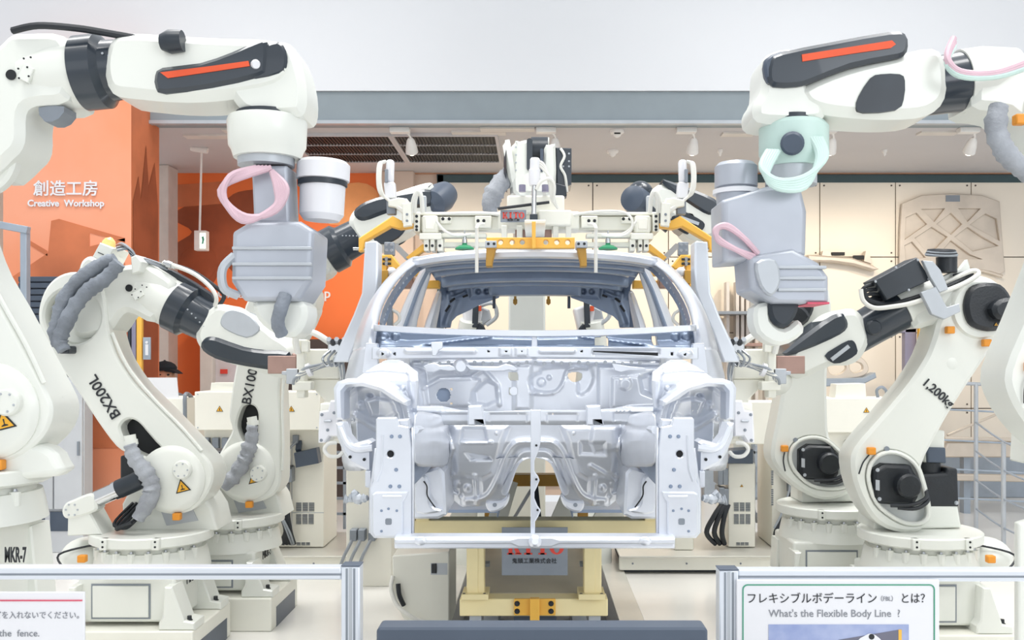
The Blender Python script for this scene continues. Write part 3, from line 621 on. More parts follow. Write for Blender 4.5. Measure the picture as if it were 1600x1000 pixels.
# --- toe board with tunnel arch, both sides
for sg in (0, 1):
    fe = [('line', smooth([(838, 690), (815, 690), (800, 700), (788, 725), (776, 755), (760, 776), (730, 782)], 3, False), 3.5, .022), ('line', smooth([(838, 702), (818, 703), (806, 715), (797, 742), (788, 765)], 3, False), 2.5, -.016), ([(712, 666), (796, 666), (786, 690), (772, 738), (756, 748), (716, 738), (708, 700)], .03, 6),
          ([(726, 668), (760, 668), (764, 688), (722, 690)], -.025, 3), ([(729, 706), (766, 712), (772, 718), (738, 718)], -.02, 2.5), ('line', [(724, 690), (770, 690)], 2, .016), ('line', smooth([(700, 680), (708, 700), (700, 730), (702, 760)], 3, False), 4, .03),
          (smooth([(704, 748), (742, 744), (752, 752), (748, 780), (712, 786), (702, 770)], 3), -.02, 5), (ell(733, 763, 5), .018, 3), (ell(716, 757, 4), .014, 3), (ell(722, 775, 3), -.014, 2), ('line', [(745, 742), (748, 785)], 3, .018), (ell(712, 742, 3), .016, 2), ('line', [(706, 765), (716, 770)], 2, -.02), (ell(778, 676, 2), .008, 1.2)]
    if sg: fe = [f for i, f in enumerate(fe) if i not in (3, 4, 5)]+[([(748, 664), (700, 664), (706, 700), (745, 706), (752, 690)], .02, 4), ([(730, 690), (768, 690), (768, 708), (728, 710)], -.02, 4), ('line', [(712, 752), (735, 736), (752, 726)], 3, .016)]
    sheet('toe_board', car, 'zinc', [(0, 698), (.5, 700), (1, 704)], [(0, 838), (.42, 838), (.43, 818), (.5, 808), (.62, 800), (.8, 794), (1, 786)], [(0, 661), (1, 661)], [(0, 778), (.25, 792), (.55, 790), (1, 786)], 110, 100,
          lambda px, py: 3.93+.30*np.clip((py-690)/100, 0, 1)**1.2+.03*np.clip((720-px)/30, 0, 1), fe, flip=bool(sg))
    s_ = -1 if sg else 1
    def P(px, py, d): v = C(px, py, d); v.x *= s_; return v
    # tunnel mouth flange and its foot
    obj('tunnel_flange', B().grid([[P(838, 716, 4.0), P(838, 712, 4.02), P(838, 706, 4.1)], [P(824, 717, 4.0), P(821, 713, 4.02), P(818, 707, 4.1)], [P(813, 724, 4.0), P(809, 719, 4.02), P(805, 714, 4.1)], [P(807, 740, 4.02), P(802, 737, 4.04), P(798, 733, 4.1)], [P(800, 762, 4.04), P(794, 760, 4.06), P(790, 757, 4.12)], [P(794, 778, 4.06), P(788, 775, 4.08), P(783, 771, 4.14)]]), 'zinc', car, solid=.006, sub=1)
    o = obj('tunnel_foot', B().prism([(s_*a, b) for a, b in CQ(smooth([(762, 783), (785, 781), (796, 772), (798, 778), (792, 790), (778, 798), (766, 797)], 3), 4.05)], 4.02, 4.08, b=.008), 'zinc', car)
    obj('foot_slot', B().cyl(P(775, 789, 4.019), P(775, 789, 4.012), .009, n=10), 'gray', o)
    # front side rail: inner wall, wheelhouse bulge, torque box
    obj('side_rail_wall', B().grid([[P(648, 640, 3.12), P(660, 640, 3.3), P(684, 645, 3.7), P(704, 650, 4.0)], [P(647, 690, 3.12), P(670, 690, 3.3), P(700, 690, 3.7), P(708, 690, 4.0)], [P(647, 730, 3.12), P(660, 732, 3.3), P(684, 730, 3.7), P(704, 735, 4.0)]]), 'zinc', car, solid=.006, sub=1)
    obj('wheelhouse_fold', B().tube([P(650, 672, 3.14), P(668, 668, 3.45), P(690, 672, 3.75), P(704, 690, 3.95)], .014, 8), 'zinc', car)
    obj('torque_box', B().prism([(s_*a, b) for a, b in CQ([(650, 738), (668, 732), (690, 726), (699, 735), (702, 800), (690, 806), (650, 806)], 3.9)], 3.82, 4.2, b=.012), 'zinc', car)
    obj('torque_fold', B().prism([(s_*a, b) for a, b in CQ(smooth([(652, 745), (664, 742), (671, 752), (672, 770), (676, 790), (694, 798), (652, 800)], 3), 3.8)], 3.79, 3.83, b=.008), 'zinc', car)
    obj('fold_slot', B().tube([P(664, 752, 3.785), P(669, 760, 3.785), P(670, 775, 3.785), P(682, 793, 3.785)], .003, 6), 'hole', car)
    # strut tower and wheelhouse
    sheet('strut_tower', car, 'zinc', [(0, 588), (.15, 560), (.35, 546), (.6, 542), (.85, 548), (1, 566)], [(0, 642), (.1, 655), (.3, 656), (1, 652)], [(0, 572), (.3, 563), (.7, 562), (1, 572)], [(0, 700), (.4, 700), (.7, 684), (1, 668)], 110, 120,
          lambda px, py: 3.60+.13*np.clip((py-600)/60, 0, 1)*np.clip(1-np.abs(px-596)/60, 0, 1)+.14*np.clip((595-py)/30, 0, 1)+.06*np.clip((560-px)/20, 0, 1),
          [('line', smooth([(548, 612), (566, 600), (598, 600), (622, 612), (640, 640), (648, 668)], 3, False), 4, .035), ('line', smooth([(562, 582), (600, 578), (640, 582)], 3, False), 2.5, .018), ('line', [(566, 570), (610, 568), (650, 570)], 2, -.012), ('line', smooth([(630, 612), (640, 630), (646, 660)], 3, False), 3, .02), ('line', smooth([(605, 612), (622, 630), (630, 668)], 3, False), 4, .025),
           ([(575, 626), (590, 622), (618, 626), (624, 642), (606, 652), (584, 648)], .02, 4), (ell(580, 618, 5, 3), -.02, 2), (ell(566, 634, 5), .02, 3), ('line', [(556, 648), (596, 672)], 4, .025), (ell(553, 655, 3.5), .015, 1.5), (ell(632, 606, 3), .012, 1.5), (ell(632, 615, 3), .012, 1.5), ([(640, 575), (654, 575), (655, 640), (646, 640)], .02, 4)],
          [ell(553, 655, 1.6, n=8), [(549, 662), (558, 660), (560, 690), (555, 690)]]+([] if not sg else [ell(588+8*math.cos(k), 636+6*math.sin(k), .9, n=6) for k in range(6)]), flip=bool(sg))
    obj('apron_rail', B().prism([(s_*a, b) for a, b in CQ([(526, 606), (532, 596), (548, 591), (575, 592), (600, 600), (622, 612), (640, 626), (640, 634), (618, 624), (598, 610), (570, 603), (548, 605), (542, 612), (542, 655), (529, 655)], 3.5)], 3.46, 3.58, b=.012), 'zinc', car)
    o = obj('headlamp_bracket', B().prism([(s_*a, b) for a, b in CQ([(530, 660), (541, 660), (547, 678), (558, 692), (580, 686), (586, 690), (585, 736), (570, 731), (552, 722), (541, 705), (532, 682)], 3.25)], 3.21, 3.3, b=.01), 'zinc', car)
    for a, b in ((549, 714), (571, 718)): obj('bolt_hole', B().cyl(P(a, b, 3.209), P(a, b, 3.205), .0055, n=10), 'hole', o)
    obj('bracket_rib', B().tube([P(534, 668, 3.2), P(545, 692, 3.2), P(560, 702, 3.2), P(584, 700, 3.2)], .012, 8), 'zinc', o)
    obj('fender_stay', B().prism([(s_*a, b) for a, b in CQ([(574, 735), (583, 735), (583, 762), (574, 760)], 3.22)], 3.2, 3.25), 'zinc', car, bevel=.003)
    # radiator support side plate
    pl_ = [(590, 655), (593, 652), (622, 652), (626, 664), (641, 667), (646, 700), (646, 838), (634, 840), (587, 840), (581, 833), (581, 762), (586, 752), (586, 735), (590, 700)]
    hol = [circ(612.5, 709, 5.6, n=18)]
    o = obj('radiator_side_plate', B().prism([(s_*a, b) for a, b in CQ(pl_, 3.1)], 3.09, 3.11, [[(s_*a, b) for a, b in CQ(h, 3.1)] for h in hol], b=.004), 'zinc', car)
    obj('plate_flange', B().grid([[P(646, 668, 3.09), P(647, 720, 3.09), P(647, 838, 3.09)], [P(648, 668, 3.14), P(649, 720, 3.14), P(649, 838, 3.14)]]), 'zinc', o, solid=.004)
    obj('outer_flange', B().grid([[P(590, 700, 3.1), P(586, 745, 3.1), P(581, 765, 3.1), P(581, 833, 3.1)], [P(588, 700, 3.18), P(583, 745, 3.18), P(579, 765, 3.18), P(579, 833, 3.18)]]), 'zinc', o, solid=.004)
    obj('plate_rib', B().tube([P(600, 680, 3.09), P(599, 715, 3.09), P(597, 735, 3.09), P(591, 752, 3.09)], .004, 6), 'zinc', o)
    obj('step_ledge', B().prism([(s_*a, b) for a, b in CQ([(590, 768), (640, 768), (636, 778), (632, 784), (632, 838), (588, 838), (584, 832), (584, 772)], 3.09)], 3.078, 3.092, b=.005), 'zinc', o)
    obj('ledge_bead', B().tube([P(600, 776, 3.078), P(630, 776, 3.078)], .005, 6), 'zinc', o)
    obj('dark_hole_disc', B().cyl(P(612.5, 709, 3.106), P(612.5, 709, 3.112), .0125, n=18), 'hole', o)  # black disc set in the hole for the shaded rail interior
    obj('square_recess', B().prism([(s_*a, b) for a, b in CQ(rrect(604, 810, 614, 820, 2.5), 3.077)], 3.0765, 3.079), 'gray', o)
    for a, b in ((614, 682), (627, 682), (612, 760), (626, 760), (621, 734)): bolt(o, P(a, b, 3.09), .0066, 'zinc_in', name='weld_nut')
    for a, b in ((598, 798), (609, 795), (622, 798), (598, 830)): bolt(o, P(a, b, 3.078), .0045, 'zinc_in', name='weld_nut')
    obj('front_side_rail', B().prism([(s_*a, b) for a, b in CQ([(596, 690), (640, 690), (640, 770), (596, 770)], 3.12)], 3.115, 3.95), 'zinc_in', car, bevel=.01)
    obj('upper_tab', B().prism([(s_*a, b) for a, b in CQ([(622, 656), (642, 654), (644, 668), (640, 674), (628, 666)], 3.14)], 3.12, 3.18, b=.006), 'zinc', car)
    # loom and clip hanging off the plate
    obj('plastic_clip', B().tube([P(576, 778, 3.16), P(562, 780, 3.17), P(556, 776, 3.18), P(548, 781, 3.18), P(540, 780, 3.18)], [.012, .016, .02, .01, .014], 8, wob=.2), 'lgray', car)
# --- lower crossmember and latch stay
o = obj('lower_crossmember', B().prism(CQ([(619, 837), (1056, 837), (1056, 856), (619, 856)], 3.05), 3.03, 3.1, b=.006), 'zinc', car, bevel=.004)
obj('crossmember_bead', B().prism(CQ([(619, 841), (800, 841), (812, 838), (864, 838), (876, 841), (1056, 841), (1056, 849), (876, 849), (864, 854), (812, 854), (800, 849), (619, 849)], 3.03), 3.018, 3.032, b=.005), 'zinc', o)
obj('centre_boss', B().lathe(C(838, 846, 3.03), C(838, 846, 3.0), [(0, .022), (.6, .02), (1, .01)], 20), 'zinc', o)
for a in (659, 1010): obj('locating_dimple', B().ball(C(a, 845, 3.02), .016, (1.3, .6, .9), 14, 10), 'zinc', o)
st = [(831, 640), (847, 640), (847, 689), (843, 705), (837, 720), (837, 736), (843, 744), (845, 750), (841, 760), (837, 768), (837, 778), (842, 790), (847, 797), (843, 806), (838, 814), (838, 838), (831, 838)]
o = obj('latch_stay', B().prism(CQ(st, 3.1), 3.085, 3.1, b=.003), 'zinc', car)
for a, b in ((840, 696), (840, 749), (842, 797)): obj('stay_slot', B().cyl(C(a, b, 3.084), C(a, b, 3.08), .004, n=8), 'hole', o)
obj('stay_flange', B().prism(CQ([(831, 640), (833, 640), (833, 838), (831, 838)], 3.1), 3.1, 3.14), 'zinc', o)
# ---------------------------------------------------------------- robots
M['pane'] = mat('pale_window_lining', 'dfe3e3', .25, var=.02)
class Fr:     # maps canonical px (side view of the reference robot) to world x, z of this robot
    def __init__(s, ref, at, rot=0, ppm=283.0, k=1.0, flip=0):
        s.ref, s.at, s.r, s.ppm, s.k, s.flip = ref, at, math.radians(rot), ppm, k, flip
    def __call__(s, p):
        u = (p[0]-s.ref[0])/s.ppm*s.k; w = -(p[1]-s.ref[1])/s.ppm*s.k; c, n = math.cos(s.r), math.sin(s.r)
        return (s.at[0]+u*c-w*n, s.at[1]+u*n+w*c)
    def poly(s, pts): return [s(p) for p in pts]
    def v(s, p, y): x, z = s(p); return Vector((x, y, z))
    def rot2(s, a): return s.r+a
def warn_sign(parent, c, size, y, rot=0):
    pts = [(size*math.cos(rot+a), size*math.sin(rot+a)) for a in (math.pi/2, math.pi*7/6, math.pi*11/6)]
    o = obj('warning_triangle', B().prism([(c[0]+a*1.14, c[1]+b*1.14) for a, b in pts], y-.001, y+.002), 'blackp', parent)
    obj('warning_field', B().prism([(c[0]+a*.88, c[1]+b*.88) for a, b in pts], y-.002, y), 'warn', o)
    q = lambda a, b: (c[0]+size*(a*math.cos(rot)-b*math.sin(rot)), c[1]+size*(a*math.sin(rot)+b*math.cos(rot)))
    obj('warning_pictogram', B().prism([q(-.06, .35), q(.07, .35), q(.04, -.1), q(.3, -.22), q(.3, -.3), q(-.3, -.3), q(-.3, -.22), q(-.04, -.1)], y-.003, y-.001), 'blackp', o)
def stop_block(parent, c, y, s=.022):
    o = obj('orange_stop', B().box(c[0]-s, c[0]+s, y-.04, y, c[1]-s*.9, c[1]+s*.9), 'orange', parent, bevel=.006)
    return o

LA = [(61, 500), (63, 474), (74, 448), (93, 431), (118, 425), (145, 433), (162, 455), (168, 495), (172, 520), (182, 552), (196, 577), (217, 605), (248, 635), (290, 679), (318, 709), (332, 728), (333, 752), (320, 778), (298, 798), (268, 803), (240, 795), (220, 772), (211, 740), (203, 712), (182, 697), (152, 657), (116, 602), (88, 564), (70, 535)]
SLOT = [(189, 672), (191, 662), (198, 656), (207, 655), (218, 661), (231, 676), (243, 690), (252, 702), (236, 714), (214, 708), (200, 696)]
EL = [(108, 445), (130, 426), (160, 418), (204, 412), (222, 409), (238, 417), (270, 441), (262, 472), (236, 503), (203, 489), (188, 491), (170, 516), (150, 524), (112, 522)]
FA = [(331, 478), (354, 476), (372, 486), (411, 506), (430, 521), (446, 531), (458, 546), (455, 586), (440, 592), (382, 575), (354, 567), (328, 554), (312, 545), (303, 526), (310, 502)]
FG = [(345, 500), (350, 490), (360, 484), (373, 485), (392, 494), (406, 511), (402, 521), (385, 528), (358, 518), (346, 509)]
FD = [(314, 542), (318, 531), (327, 526), (342, 528), (382, 542), (416, 547), (452, 550), (453, 578), (416, 577), (354, 566), (325, 554)]
def axL(t): return (151.7+252*t, 420+128.5*t)
def mirror_axis(pts):      # reflect canonical forearm outline in the forearm axis
    ex, ey = .891, .454; out = []
    for x, y in pts:
        dx, dy = x-151.7, y-420; al = dx*ex+dy*ey; pe = dx*ey-dy*ex
        out.append((151.7+al*ex-pe*ey, 420+al*ey+pe*ex))
    return out

def base_unit(t, cx, y, zt, zf, side, name_txt=None, k=1.0, hump=-1, wp=None):
    """pedestal under a robot: turntable disc at height zt, plinth standing at zf"""
    r = .30*k
    tt = obj('turntable', B().lathe((cx, y, zt-.065), (cx, y, zt), [(0, r*1.02), (.2, r*1.1), (.9, r*1.1), (1, r*1.07)], 48), 'white', t)
    for a in (-65, -115): 
        p = Vector((cx+math.cos(math.radians(a))*r*1.1, y+math.sin(math.radians(a))*r*1.1, zt-.03))
        obj('bolt_pad', B().box(p.x-.02, p.x+.02, p.y-.02, p.y+.03, zt-.06, zt), 'white', tt, bevel=.005)
        for dz in (-.015, -.042): obj('pad_hole', B().cyl((p.x, p.y-.02, zt+dz), (p.x, p.y-.022, zt+dz), .006, n=8), 'hole', tt)
    bs = obj('base_casting', B().lathe((cx, y, zt-.21), (cx, y, zt-.065), [(0, r*1.05), (.55, r*1.0), (.8, r*.97), (.8, r*.9), (1, r*.9)], 48), 'white', t)
    for q in range(9):
        a = math.radians(200+q*17.5); obj('rim_lug', B().cyl((cx+math.cos(a)*r*.95, y+math.sin(a)*r*.95, zt-.14), (cx+math.cos(a)*r*.95, y+math.sin(a)*r*.95, zt-.085), .022, n=10), 'white', bs)
        bolt(bs, (cx+math.cos(a)*r*.95, y+math.sin(a)*r*.95, zt-.085), .012, 'steel', 'z')
    hx = cx+hump*r*1.25
    obj('connector_hump', B().ball((hx, y+.02, zt-.16), .13*k, (1.1, 1.1, .85), 24, 14), 'white', t)
    obj('hump_cable', B().tube([(hx-.1*hump, y-.1, zt-.07), (hx+.09*hump, y-.13, zt-.12), (hx+.02*hump, y-.17, zt-.2), (hx-.16*hump, y-.24, zt-.24)], .006, 6), 'bhose', t)
    stop_block(t, (cx+hump*r*.95, zt-.12), y-r*.72)
    # pedestal box with flared feet
    w = wp or .30*k; z1 = zt-.2; z0 = zf+.22 if z1-zf > .45 else zf+.12
    body = obj('pedestal', B().box(cx-w, cx+w*.75, y-.26, y+.2, z0, z1), 'white', t, bevel=.015)
    obj('cover_plate', B().box(cx-w*.72, cx+w*.28, y-.272, y-.258, z0+.03, z1-.06), 'white', body, bevel=.003)
    obj('cover_joint', B().box(cx-w*.75, cx+w*.31, y-.264, y-.2605, z0+.02, z1-.05), 'gray', body)
    for sx in (-1, 1):
        f0 = cx+(w*.72 if sx > 0 else -w*.97)
        for sy in (-1, 1):
            yy = y+(sy*.25 if sy < 0 else .17)
            o = obj('pedestal_foot', B().prism([(f0-.02, z1-.05), (f0+.02, z1-.05), (f0+sx*.05+.035, z0+.03), (f0+sx*.08+.06, z0+.02), (f0+sx*.08+.06, z0-.02), (f0-.07+sx*.02, z0-.02), (f0-.07+sx*.02, z0+.02), (f0-.03, z0+.05)], yy-.09, yy+.06, b=.008), 'white', body)
            for e in (-.045, .06): bolt(o, (f0+sx*.04+e, yy-.05, z0+.018), .018, 'motor', 'z', .03)
    pb = obj('plinth', B().box(cx-w*1.25, cx+w*1.18, y-.36, y+.27, zf, z0-.02), 'white2', t, bevel=.008)
    obj('plinth_opening', B().box(cx-w*.3, cx+w*.2, y-.363, y-.355, zf, zf+(z0-zf)*.5), 'dark', pb)
    obj('plinth_opening', B().box(cx+w*1.175, cx+w*1.187, y-.25, y+.2, zf, zf+(z0-zf)*.55), 'dark', pb)
    if name_txt: text('unit_number', name_txt, (cx+w*.75+.002 if side else cx, y if side else y-.275, (z0+z1)/2+.06), .075, 'blackp', body, tilt=(Matrix.Rotation(math.pi/2, 4, 'Z') @ Matrix.Rotation(math.pi/2, 4, 'X')) if side else None, sx=.9)
    return body

def arm_L(t, j2, y, rot, txt, detail=True, k=1.0, turret=True, sl=None):
    f = Fr((272, 750), j2, rot, 283, k)
    lo = obj('lower_arm', B().prism(f.poly(smooth(LA, 3)), y-.13, y+.02, [f.poly(smooth(SLOT, 3)), f.poly(circ(114, 494, 44, n=28))], b=.012), 'white', t, bevel=.008)
    obj('slot_lining', B().prism(f.poly(smooth(SLOT, 2)), y-.035, y-.03), 'hole', lo)
    obj('arm_back', B().prism(f.poly(smooth(LA, 2)), y-.03, y+.10, b=.0), 'white', lo, bevel=.02)
    obj('ridge', B().tube([f.v(p, y-.125) for p in ((176, 520), (200, 572), (240, 622), (285, 668), (316, 704))], .01, 6), 'white', lo)
    hub = obj('shoulder_cover', B().lathe(f.v((270, 748), y-.10), f.v((270, 748), y-.165), [(0, .185*k), (.6, .185*k), (.85, .17*k), (1, .15*k)], 40), 'white', t)
    bs = obj('shoulder_boss', B().lathe(f.v((291, 732), y-.15), f.v((291, 732), y-.20), [(0, .052*k), (.8, .052*k), (1, .045*k)], 24), 'white', t)
    for q in range(6): bolt(bs, f.v((291+10*math.cos(q), 732+10*math.sin(q)), y-.2), .005, 'lgray')
    fb = Fr((272, 750), j2, 0, 283, k)
    warn_sign(hub, fb((290, 760)), .043*k, y-.168, .25)
    stop_block(t, fb((279, 806)), y-.12)
    if txt:
        c = f((165, 620) if len(txt) > 5 else (174, 634)); text('model_lettering', txt, (c[0], y-.134, c[1]), .082*k, 'blackp', lo, rot=math.radians(-58+rot)+math.pi, bold=.001)
    # counterbalance cylinder with lug
    lug = obj('cylinder_lug', B().prism(fb.poly(smooth([(107, 796), (112, 784), (126, 777), (153, 768), (161, 786), (158, 796), (128, 806), (112, 806)], 3)), y-.2, y-.1, b=.012), 'white', t)
    for q in range(6): bolt(lug, fb.v((123+9*math.cos(q*1.05), 793+9*math.sin(q*1.05)), y-.2), .006, 'lgray')
    obj('lug_stand', B().prism(fb.poly([(115, 800), (150, 798), (168, 832), (114, 834)]), y-.19, y-.02, b=.01), 'white', t)
    cy_ = obj('gas_cylinder', B().lathe(fb.v((154, 779), y-.15), fb.v((224, 748), y-.15), [(0, .045*k), (.42, .045*k), (.42, .05*k), (.5, .05*k), (.5, .043*k), (.75, .043*k), (.75, .046*k), (1, .046*k)], 28), 'chrome', t)
    obj('cylinder_sleeve', B().lathe(fb.v((190, 763), y-.15), fb.v((226, 747), y-.15), [(0, .052*k), (1, .052*k)], 28), 'black', cy_)
    obj('shoulder_motor', B().box(*sorted((fb((170, 0))[0], fb((216, 0))[0])), y+.02, y+.22, fb((0, 765))[1], fb((0, 716))[1]), 'motor', t, bevel=.012)
    if turret: obj('turret', B().prism(fb.poly([(178, 792), (190, 770), (300, 765), (322, 800), (330, 834), (180, 834)]), y-.02, y+.26, b=.01), 'white', t, bevel=.012)
    obj('turret_recess', B().prism(fb.poly([(240, 800), (290, 797), (300, 818), (250, 826)]), y-.027, y-.02), 'lgray', t)
    # cloth cable sleeve low on the arm
    sp = [fb.v(p, y-.21) for p in ((214, 692), (222, 715), (238, 735), (247, 757), (243, 778), (226, 806))] if not sl else [W(*p, y-.21) for p in sl]
    obj('cable_sleeve', B().tube(sp, [.03*k, .042*k, .045*k, .044*k, .044*k, .036*k], 12, wob=.16, res=6, seed=int(y*10)), 'sleeve', t, angle=70)
    hb = obj('hose_clamp', B().lathe(sp[0]+Vector((-.006, .01, .05)), sp[0]+Vector((.004, .01, -.005)), [(0, .03*k), (.5, .03*k), (.5, .036*k), (1, .036*k)], 16), 'white', t)
    for q in range(4): obj('cable', B().tube([fb.v((228-3*q, 802+3*q), y-.2-.01*q), fb.v((205-5*q, 822), y-.18), fb.v((178+4*q, 818+2*q), y-.12), fb.v((196+6*q, 790), y-.02)], .009, 6), 'bhose', t)
    return f

def fore_L(t, j3, y, rot, k=1.0, flip=False, cover='navy', tip=True, stripe=False, win='sleeve2', body=True, wm='white'):
    g = Fr((114, 494), j3, rot, 283, k); A = lambda q: g.v(axL(q), y)
    obj('elbow_disc', B().lathe(g.v((114, 494), y-.01), g.v((114, 494), y-.06), [(0, .16*k), (.8, .16*k), (1, .145*k)], 40), 'white', t)
    el = obj('elbow_casting', B().prism(g.poly(smooth(EL, 3)), y-.11, y+.13, b=.03), 'white', t, bevel=.02)
    obj('elbow_neck', B().lathe(A(.22), A(.44), [(0, .115*k), (.6, .135*k), (1, .135*k)], 40), 'white', el)
    for p, r in (((201, 450), .02), ): obj('lift_hole', B().cyl(g.v(p, y-.113), g.v(p, y-.118), r*k, n=16), 'hole', el)
    for p in ((213, 452), (208, 461), (218, 465), (222, 456), (224, 446), (231, 449)): obj('bolt_hole', B().cyl(g.v(p, y-.135), g.v(p, y-.138), .004*k, n=6), 'hole', el)
    obj('hole_pad', B().prism(g.poly([(206, 459), (222, 450), (227, 461), (213, 470)]), y-.136, y-.12, b=.003), 'white', el)
    nv = obj('forearm_collar', B().lathe(A(.42), A(.70), [(0, .128*k), (.03, .145*k), (.34, .145*k), (.42, .118*k), (1, .108*k)], 48), 'navy', t)
    for q in range(5): bolt(nv, A(.56+.025*q)+Vector((0, -.116*k, .03-.012*q)), .005, 'lgray')
    if not body: return g
    fo = obj('forearm', B().prism(g.poly(smooth(mirror_axis(FA) if flip else FA, 3)), y-.12*k, y+.12*k, b=.035*k), 'white', t, bevel=.02*k, seg=3)
    obj('grey_window', B().prism(g.poly(smooth(mirror_axis(FG) if flip else FG, 2)), y-.127*k, y-.115*k, b=.006), win, fo)
    dc = obj('dark_cover', B().prism(g.poly(smooth(mirror_axis(FD) if flip else FD, 2)), y-.14*k, y+.14*k, b=.02), cover, fo)
    if stripe:
        sp = [(330, 541), (345, 545), (385, 556), (425, 561), (425, 567), (385, 563), (345, 553)]
        obj('red_stripe', B().prism(g.poly(mirror_axis(sp) if flip else sp), y-.143*k, y-.139*k), 'redor', dc)
    obj('rear_window', B().prism(g.poly(smooth(mirror_axis(FG) if flip else FG, 2)), y+.115*k, y+.127*k), win, fo)
    w0 = axL(1.16)
    if tip: obj('wrist', B().ball(g.v(w0, y), .085*k, (1, 1.15, 1), 24, 16), wm, t)
    return g
M['redor'] = mat('red_orange_stripe', 'e4572e', .5)

# --- left robot in the middle distance, complete
d = 5.3; R1 = W(225, 832, d)
t = thing('industrial_robot', 'white robot with BX200L lettering and a lit orange beacon, left of car', 'robot', (R1.x, d, 0), 'articulated robots')
j2 = (X(272, d), Z(750, d)); j3 = (X(114, d), Z(494, d))
arm_L(t, j2, d+.12, 0, 'BX200L'); g = fore_L(t, j3, d+.12, 0, stripe=False, win='lgray')
base_unit(t, R1.x, d+.12, R1.z, 0, True, 'MKR-5'); d += .1
for pts, sd in (([(192, 407), (166, 419), (137, 440), (115, 468), (105, 500), (102, 522), (106, 540)], 3), ([(201, 414), (180, 438), (152, 458), (131, 484), (118, 510), (110, 532), (117, 548)], 5)):
    obj('cable_sleeve', B().tube([g.v(p, d-.2-.02*(sd == 5)) for p in pts], [.034, .038, .04, .04, .04, .042, .036], 14, wob=.13, res=6, seed=sd), 'sleeve2', t, angle=70)
obj('sleeve_cuff', B().box(X(118, d), X(134, d), d-.2, d-.1, Z(553, d), Z(541, d)), 'black', t, bevel=.01)
b1 = obj('control_box', B().pprism([(156, 379), (178, 388), (166, 412), (144, 401)], d, d-.14, d+.06, b=.006), 'white', t)
for a, b in (((153, 394), (162, 398)), ((148, 406), (157, 410))): obj('box_slot', B().beam(W(*a, d-.142), W(*b, d-.142), .004, .003), 'blackp', b1)
obj('beacon_lamp', B().lathe(W(168, 386, d-.05), W(174, 371, d-.05), [(0, .036), (.4, .036), (.75, .028), (1, .006)], 24), 'lamp', t)
obj('elbow_cap', B().pprism(smooth([(112, 436), (120, 425), (126, 408), (138, 400), (152, 405), (166, 413), (160, 424), (130, 432)], 3), d, d-.1, d+.1, b=.02), 'white', t, bevel=.01)
for q in range(5): obj('cable', B().tube([W(183, 383+2*q, d-.03*q), W(192+2*q, 381+q*2, d-.1), W(206, 392+q*2, d-.12), W(214, 403, d-.1), W(232+3*q, 406+2*q, d-.06), W(262, 417+q, d-.04)], .008, 6), 'bhose' if q % 2 else 'ghose', t)
obj('cable_saddle', B().pprism([(204, 402), (212, 398), (222, 409), (218, 424), (206, 428)], d, d-.16, d-.02, b=.006), 'white', t)
obj('cable_tray', B().pprism([(216, 416), (232, 410), (268, 422), (300, 440), (330, 460), (336, 474), (322, 470), (275, 440), (262, 432), (220, 426)], d, d+.02, d+.10), 'black', t, bevel=.006)
obj('white_hose', B().tube([W(255, 411, d-.05), W(275, 416, d-.08), W(305, 429, d-.09), W(329, 449, d-.1), W(338, 465, d-.1), W(336, 478, d-.08)], .012, 8), 'hose', t)
obj('black_hose', B().tube([W(262, 412, d), W(300, 424, d), W(335, 447, d-.02), W(350, 462, d-.02), W(342, 478, d-.03)], .012, 8), 'bhose', t)
obj('hose_fitting', B().lathe(W(256, 410, d-.07), W(274, 417, d-.07), [(0, .014), (.3, .014), (.3, .02), (.7, .02), (.7, .015), (1, .015)], 12), 'steel', t)
obj('tool_flange', B().lathe(W(446, 566, d), W(470, 574, d), [(0, .07), (.5, .07), (.5, .055), (1, .055)], 24), 'lgray', t)
obj('weld_gun_body', B().pprism([(455, 552), (500, 548), (505, 600), (462, 606), (452, 590)], d, d-.1, d+.1, b=.012), 'brown', t, bevel=.006)
# --- second left robot, farther back
d = 6.0; R2 = W(352, 800, d)
t = thing('industrial_robot', 'white robot with BX10 lettering behind the left robot, black forearm raised to the roof', 'robot', (R2.x, d, 0), 'articulated robots')
arm_L(t, (X(385, d), Z(738, d)), d+.12, -43, 'BX100', sl=[(394, 664), (393, 686), (387, 706), (378, 726), (365, 745), (350, 762)]); g = fore_L(t, (X(446, d), Z(506, d)), d+.12, 55, flip=True, win='navy', wm='navy')
base_unit(t, R2.x, d+.12, R2.z-.02, 0, True, 'MKR-3'); d += .1
obj('motor_can', B().lathe(W(318, 745, d-.05), W(362, 738, d-.05), [(0, .06), (.3, .06), (.3, .068), (1, .068)], 24), 'motor', t)
obj('wrist_ball', B().lathe(W(672, 322, d-.1), W(700, 300, d+.1), [(0, .03), (.15, .085), (.6, .095), (.9, .08), (1, .03)], 28), 'dark', t)
obj('arm_cable', B().tube([W(440, 440, d-.15), W(436, 470, d-.17), W(428, 500, d-.17), W(424, 525, d-.15)], .03, 10, wob=.1), 'sleeve2', t, angle=70)
obj('tip_shaft', B().cyl(W(640, 338, d), W(676, 318, d), .07, .06, 24), 'navy', t)
